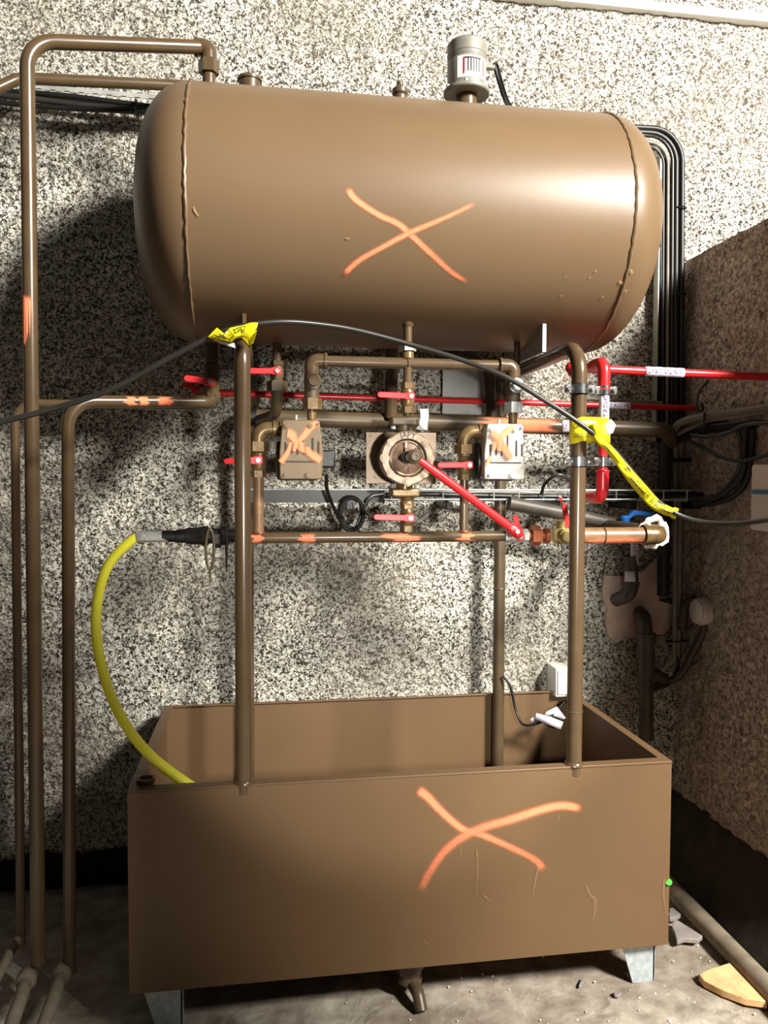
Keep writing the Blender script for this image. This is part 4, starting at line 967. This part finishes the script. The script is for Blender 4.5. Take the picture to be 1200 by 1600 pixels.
obj('socket', MB().cyl(at(1010, 988, 2.58), at(1010, 1055, 2.58), .030, n=20), M['pipe_g'], dn)
obj('socket_lip', MB().torus(at(1010, 990, 2.58), Z_, .030, .003), M['pipe_g'], dn)
obj('branch', MB().tube([at(1010, 1048, 2.58), at(1038, 1060, 2.60)], .020, 14), M['pipe_g'], dn)
obj('side_box', MB().box(at(1030, 1000, 2.60), (.034, .03, .036)), M['gcable'], dn, bevel=.004)
pipe('drain_branch', 'dark pipe sloping up behind the conduits towards the round box', [at(1012, 1075, 2.62), at(1062, 1060, 2.60), at(1100, 985, 2.52), at(1100, 962, 2.50)], .014, 'pipe_g', .08)
def on_part(x, y): return onp(x, y, PX-.012)
rc = on_part(1096, 955)
rb_ = thing('junction_box', 'round pale plastic box on the partition near the corner', 'junction box', rc-Z_*.05)
obj('base', MB().lathe(rc+X_*.02, -X_, [(0, .05), (.03, .05), (.036, .046)], 10), M['box'], rb_)
obj('lid', MB().lathe(rc-X_*.016, -X_, [(0, .044), (.006, .044), (.010, .036)], 10), M['box'], rb_)
obj('conduit_elbow', MB().tube(fillet([at(1066, 985, 2.60), at(1070, 945, 2.60), at(1085, 935, 2.55)], .03), .016, 12), M['pipe_g'], None, 'dark conduit bend left of the round plastic box', 'conduit')

# ---- white box, sensor lead and tag at the trough's right back corner
ws = thing('white_box', 'small white plastic box standing on the back right rim of the trough', 'box', at(880, 1096, 2.64))
wa, wb2 = at(868, 1094, 2.60), at(889, 1044, 2.60)
obj('case', MB().span((wa.x, 2.60, BZ1-.01), (wb2.x+.01, 2.69, wb2.z)), M['white'], ws, bevel=.003)
obj('lid', MB().span((wa.x+.006, 2.594, BZ1), (wb2.x+.006, 2.60, wb2.z-.006)), M['white'], ws, bevel=.002)
sc = spline([at(786, 1056, 2.57), at(798, 1075, 2.56), at(806, 1110, 2.55), at(818, 1132, 2.52), at(840, 1130, 2.50), at(862, 1118, 2.50), at(880, 1100, 2.56), at(886, 1096, 2.595)], 8)
obj('sensor_cable', MB().tube(sc, .0045, 8), M['black'], None, 'thin black sensor cable drooping inside the trough', 'cable')
tg = thing('cable_tag', 'white folded paper tag on the sensor cable inside the trough', 'tag', at(858, 1135, 2.49))
obj('tag_front', MB().grid([[at(838, 1114, 2.488), at(860, 1120, 2.486), at(880, 1128, 2.488)], [at(836, 1126, 2.488), at(856, 1132, 2.486), at(876, 1140, 2.488)]]), M['paper'], tg, thick=.001)
obj('tag_back', MB().grid([[at(854, 1112, 2.500), at(870, 1104, 2.504), at(884, 1122, 2.50)], [at(850, 1118, 2.497), at(862, 1118, 2.5), at(880, 1124, 2.50)]]), M['paper'], tg, thick=.001)
obj('tag_scrap', MB().grid([[at(828, 1124, 2.498), at(838, 1118, 2.496)], [at(832, 1130, 2.498), at(838, 1128, 2.496)]]), M['paper'], tg, thick=.001)

# ------------------------------------------------------------------ black power cable with yellow tapes
cp = spline([at(-60, 682, 1.86), at(0, 660, 1.87), at(70, 642, 1.88), at(170, 610, 1.89), at(260, 562, 1.90), at(330, 526, 1.90), at(378, 510, 1.895), at(440, 503, 1.91), at(500, 507, 1.94), at(560, 517, 1.96), at(640, 538, 1.97),
             at(720, 562, 1.95), at(790, 589, 1.92), at(850, 625, 1.90), at(892, 652, 1.89), at(925, 676, 1.885), at(960, 705, 1.885), at(1000, 752, 1.885), at(1030, 785, 1.88), at(1062, 805, 1.87), at(1100, 816, 1.84), at(1150, 818, 1.78), at(1200, 812, 1.72), at(1260, 800, 1.66)], 8)
obj('power_cable', MB().tube(cp, .0068, 12), M['cable'], None, 'long black power cable slung across in front of tank and stands', 'cable')
top = [(325, 526), (339, 512), (350, 521), (360, 512), (380, 508), (392, 504), (403, 504), (401, 515)]
bot = [(327, 528), (345, 533), (362, 536), (368, 528), (377, 528), (389, 544), (396, 535), (400, 522)]
rr = random.Random(8); rows = []
for j in range(6):
    f = j/5; row = []
    for k in range(len(top)):
        x = top[k][0]*(1-f)+bot[k][0]*f; y = top[k][1]*(1-f)+bot[k][1]*f
        row.append(at(x, y, 1.886+.014*math.sin(k*1.9+j*1.3)*(.4+f)*.6+rr.uniform(-.003, .003)))
    rows.append(row)
tp1 = obj('warning_tape', MB().grid(rows), M['tape'], None, 'crumpled yellow warning tape tied round the cable on the left stand', 'tape', thick=.0008)
def poly_on(pts, Y, w, name, parent, m):
    mb = MB()
    mb.tube([at(x, y, Y) for x, y in pts], w, 6); return obj(name, mb, M[m], parent)
for pts in ([(365, 516), (374, 512), (383, 509), (380, 519)], [(364, 514), (368, 521)], [(371, 518), (378, 513)], [(346, 526), (351, 522)], [(333, 523), (352, 529)], [(355, 514), (362, 522)]):
    poly_on(pts, 1.874, .0012, 'tape_print', tp1, 'ink_shade')
obj('tape_lining', MB().grid([[at(331, 528, 1.90), at(350, 533, 1.90), at(366, 536, 1.905)], [at(333, 532, 1.90), at(352, 539, 1.90), at(368, 544, 1.905)]]), M['paper'], tp1, 'pale underside of the tape', thick=.0008)

tw = thing('warning_tape', 'yellow warning tape wrapped round the right stand with a long trailing strip', 'tape', at(920, 692, 1.92))
zt1, zb1 = at(905, 653, 1.91).z, at(905, 691, 1.91).z
loopp = []
for k in range(10): a = math.pi/2+math.pi*k/9; loopp.append((SX[1]+.0235*math.cos(a), 1.934+.0235*math.sin(a)))
for k in range(10): a = -math.pi/2+math.pi*k/9; loopp.append((rvx+.018*math.cos(a), 1.95+.018*math.sin(a)))
loopp.append(loopp[0])
obj('wrap', MB().grid([[V((x, y, z+.004*math.sin(i*.8))) for i, (x, y) in enumerate(loopp)] for z in (zt1, zt1*.66+zb1*.34, zt1*.34+zb1*.66, zb1)]), M['tape'], tw, thick=.0008)
def fwrap(u, v, z0, h):
    x = SX[1]-.019+.036*u; y = 1.934-math.sqrt(max(.0243**2-min(abs(x-SX[1]), .02)**2, 1e-5)) if x < SX[1] else 1.934-.0248+(x-SX[1])*.06
    return (x, y-.0012, z0+h*v)
obj('tape_print', text_mb('DANGER', lambda u, v: fwrap(u*.75, v, zb1+.036, .013)), M['ink_shade'], tw)
obj('tape_print', text_mb('SOUS TENSION', lambda u, v: fwrap(u, v, zb1+.012, .013)), M['ink_shade'], tw)
# trailing strip following the cable
st_ = [V((x, y, 0)) for x, y in ((926, 664), (938, 688), (952, 702), (968, 722), (985, 744), (1003, 765), (1022, 786), (1040, 797), (1058, 803))]
cs = spline(st_, 6); n = len(cs); rows = []
wds = []
for i, p in enumerate(cs):
    t = (cs[min(i+1, n-1)]-cs[max(i-1, 0)]).normalized(); nn = V((-t.y, t.x, 0)); f = i/(n-1)
    w = 7.5-1.5*math.sin(f*7)+(2 if i > n-4 else 0)
    rows.append([at((p+nn*s_*w).x, (p+nn*s_*w).y, 1.872+.010*abs(s_)*(1 if s_ > 0 else .4)+.004*math.sin(f*20+s_*2)-.004*f) for s_ in (-1, -.5, 0, .5, 1)])
strip_ = obj('trailing_strip', MB().grid(rows), M['tape'], tw, thick=.0008)
def along(words, i0, i1):
    def fn(u, v):
        k = i0+(i1-i0)*u; a = min(int(k), n-2); fr = k-a
        A = rows[a][3].lerp(rows[a+1][3], fr); B = rows[a][1].lerp(rows[a+1][1], fr)
        q = A.lerp(B, v); return q-Y_*.0055
    obj('tape_print', text_mb(words, fn), M['ink_shade'], strip_)
along('DANGER', n*.50, n*.68); along('ELECTRIQUE', n*.70, n*.95); along('ZONE', n*.18, n*.26)
obj('tape_mark', MB().prism([(0, 0), (.022, -.024), (.012, -.004)], at(976, 728, 1.868), X_, Z_, .0006), M['ink_shade'], strip_)
obj('flap', MB().grid([[at(932, 655, 1.895), at(944, 654, 1.915), at(948, 672, 1.92)], [at(930, 675, 1.89), at(938, 680, 1.90), at(950, 690, 1.915)], [at(931, 691, 1.892), at(938, 690, 1.90), at(950, 691, 1.918)]]), M['tape'], tw, thick=.0008)

# ------------------------------------------------------------------ top right trunking
t0, t1 = at(860, -4, 2.67), at(1240, 31, 2.67)
obj('cable_trunking', MB().span((t0.x-.6, 2.668, t0.z-.008), (t1.x+.4, 2.71, t0.z+.022)), M['strip'], None, 'white cable trunking along the wall at the upper right', 'trunking', bevel=.002)

# ------------------------------------------------------------------ floor things
fpA, fpB = V((1.335, 2.60, .034)), V((1.325, 1.50, .034))
obj('floor_pipe', MB().tube([fpA, fpB], .030, 20), M['fpipe'], None, 'thick dusty pipe lying along the foot of the partition', 'pipe')
def shard(pts, z, th, m_, name, label, cat, bev=.002):
    P = []
    for x, y in pts:
        d = FW*F+RT*(x-600)-UP*(y-800); P.append(V(CAM+d*((z-CAM[2])/d[2])))
    o_ = obj(name, MB().prism([(p.x, p.y) for p in P][::-1], (0, 0, z-th), X_, Y_, th), M[m_], None, label, cat, bevel=bev)
    return o_
shard([(1092, 1522), (1105, 1515), (1140, 1504), (1152, 1512), (1196, 1552), (1199, 1565), (1165, 1560), (1130, 1547), (1100, 1532)], .030, .020, 'wood', 'board_offcut', 'broken piece of tan chipboard on the floor at lower right', 'board')
shard([(1050, 1448), (1053, 1438), (1060, 1438), (1098, 1462), (1090, 1468), (1070, 1466), (1058, 1470), (1054, 1456)], .030, .014, 'slate', 'broken_tile', 'broken grey tile piece on the floor beside the trough corner', 'tile')
shard([(1046, 1418), (1052, 1418), (1064, 1428), (1056, 1433), (1046, 1434)], .030, .014, 'slate', 'broken_tile', 'smaller grey tile piece peeping out behind the trough corner', 'tile')
shard([(905, 1535), (910, 1527), (914, 1529), (908, 1540), (904, 1541)], .012, .006, 'slate', 'stone_chip', 'small flat stone chip on the floor left of the zinc leg', 'stone')
shard([(958, 1550), (966, 1547), (972, 1551), (966, 1556), (960, 1555)], .012, .008, 'slate', 'stone_chip', 'dark stone chip on the floor in front of the zinc leg', 'stone')
rr = random.Random(3); cr = MB()
def crumb(c, r):
    i = len(cr.v)
    for d in ((1,0,0), (-1,0,0), (0,1,0), (0,-1,0), (0,0,1), (0,0,-.6)):
        cr.v.append(V(c)+V(d)*r*rr.uniform(.6, 1.3))
    for a, b, c_ in ((0,2,4), (2,1,4), (1,3,4), (3,0,4), (2,0,5), (1,2,5), (3,1,5), (0,3,5)): cr.f.append((i+a, i+b, i+c_))
for _ in range(170):
    x, y = rr.uniform(.2, 1.5), rr.uniform(1.6, 2.1)
    if rr.random() < .5: x = rr.uniform(.95, 1.5)
    crumb((x, y, .004+rr.uniform(0, .004)), rr.uniform(.0012, .0042)*(1.6 if rr.random() < .08 else 1))
obj('plaster_crumbs', cr, M['crumb'], None, 'white plaster crumbs scattered on the floor at lower right', 'debris', kind='stuff', flat=True)
cr = MB()
for _ in range(140):
    crumb((rr.uniform(BX0+.02, BX1-.2), rr.uniform(BY1-.012, BY1+.03), BZ1+.007), rr.uniform(.0015, .004))
obj('plaster_crumbs', cr, M['crumb'], None, 'tiny plaster crumbs lying along the back rim of the trough', 'debris', kind='stuff', flat=True)
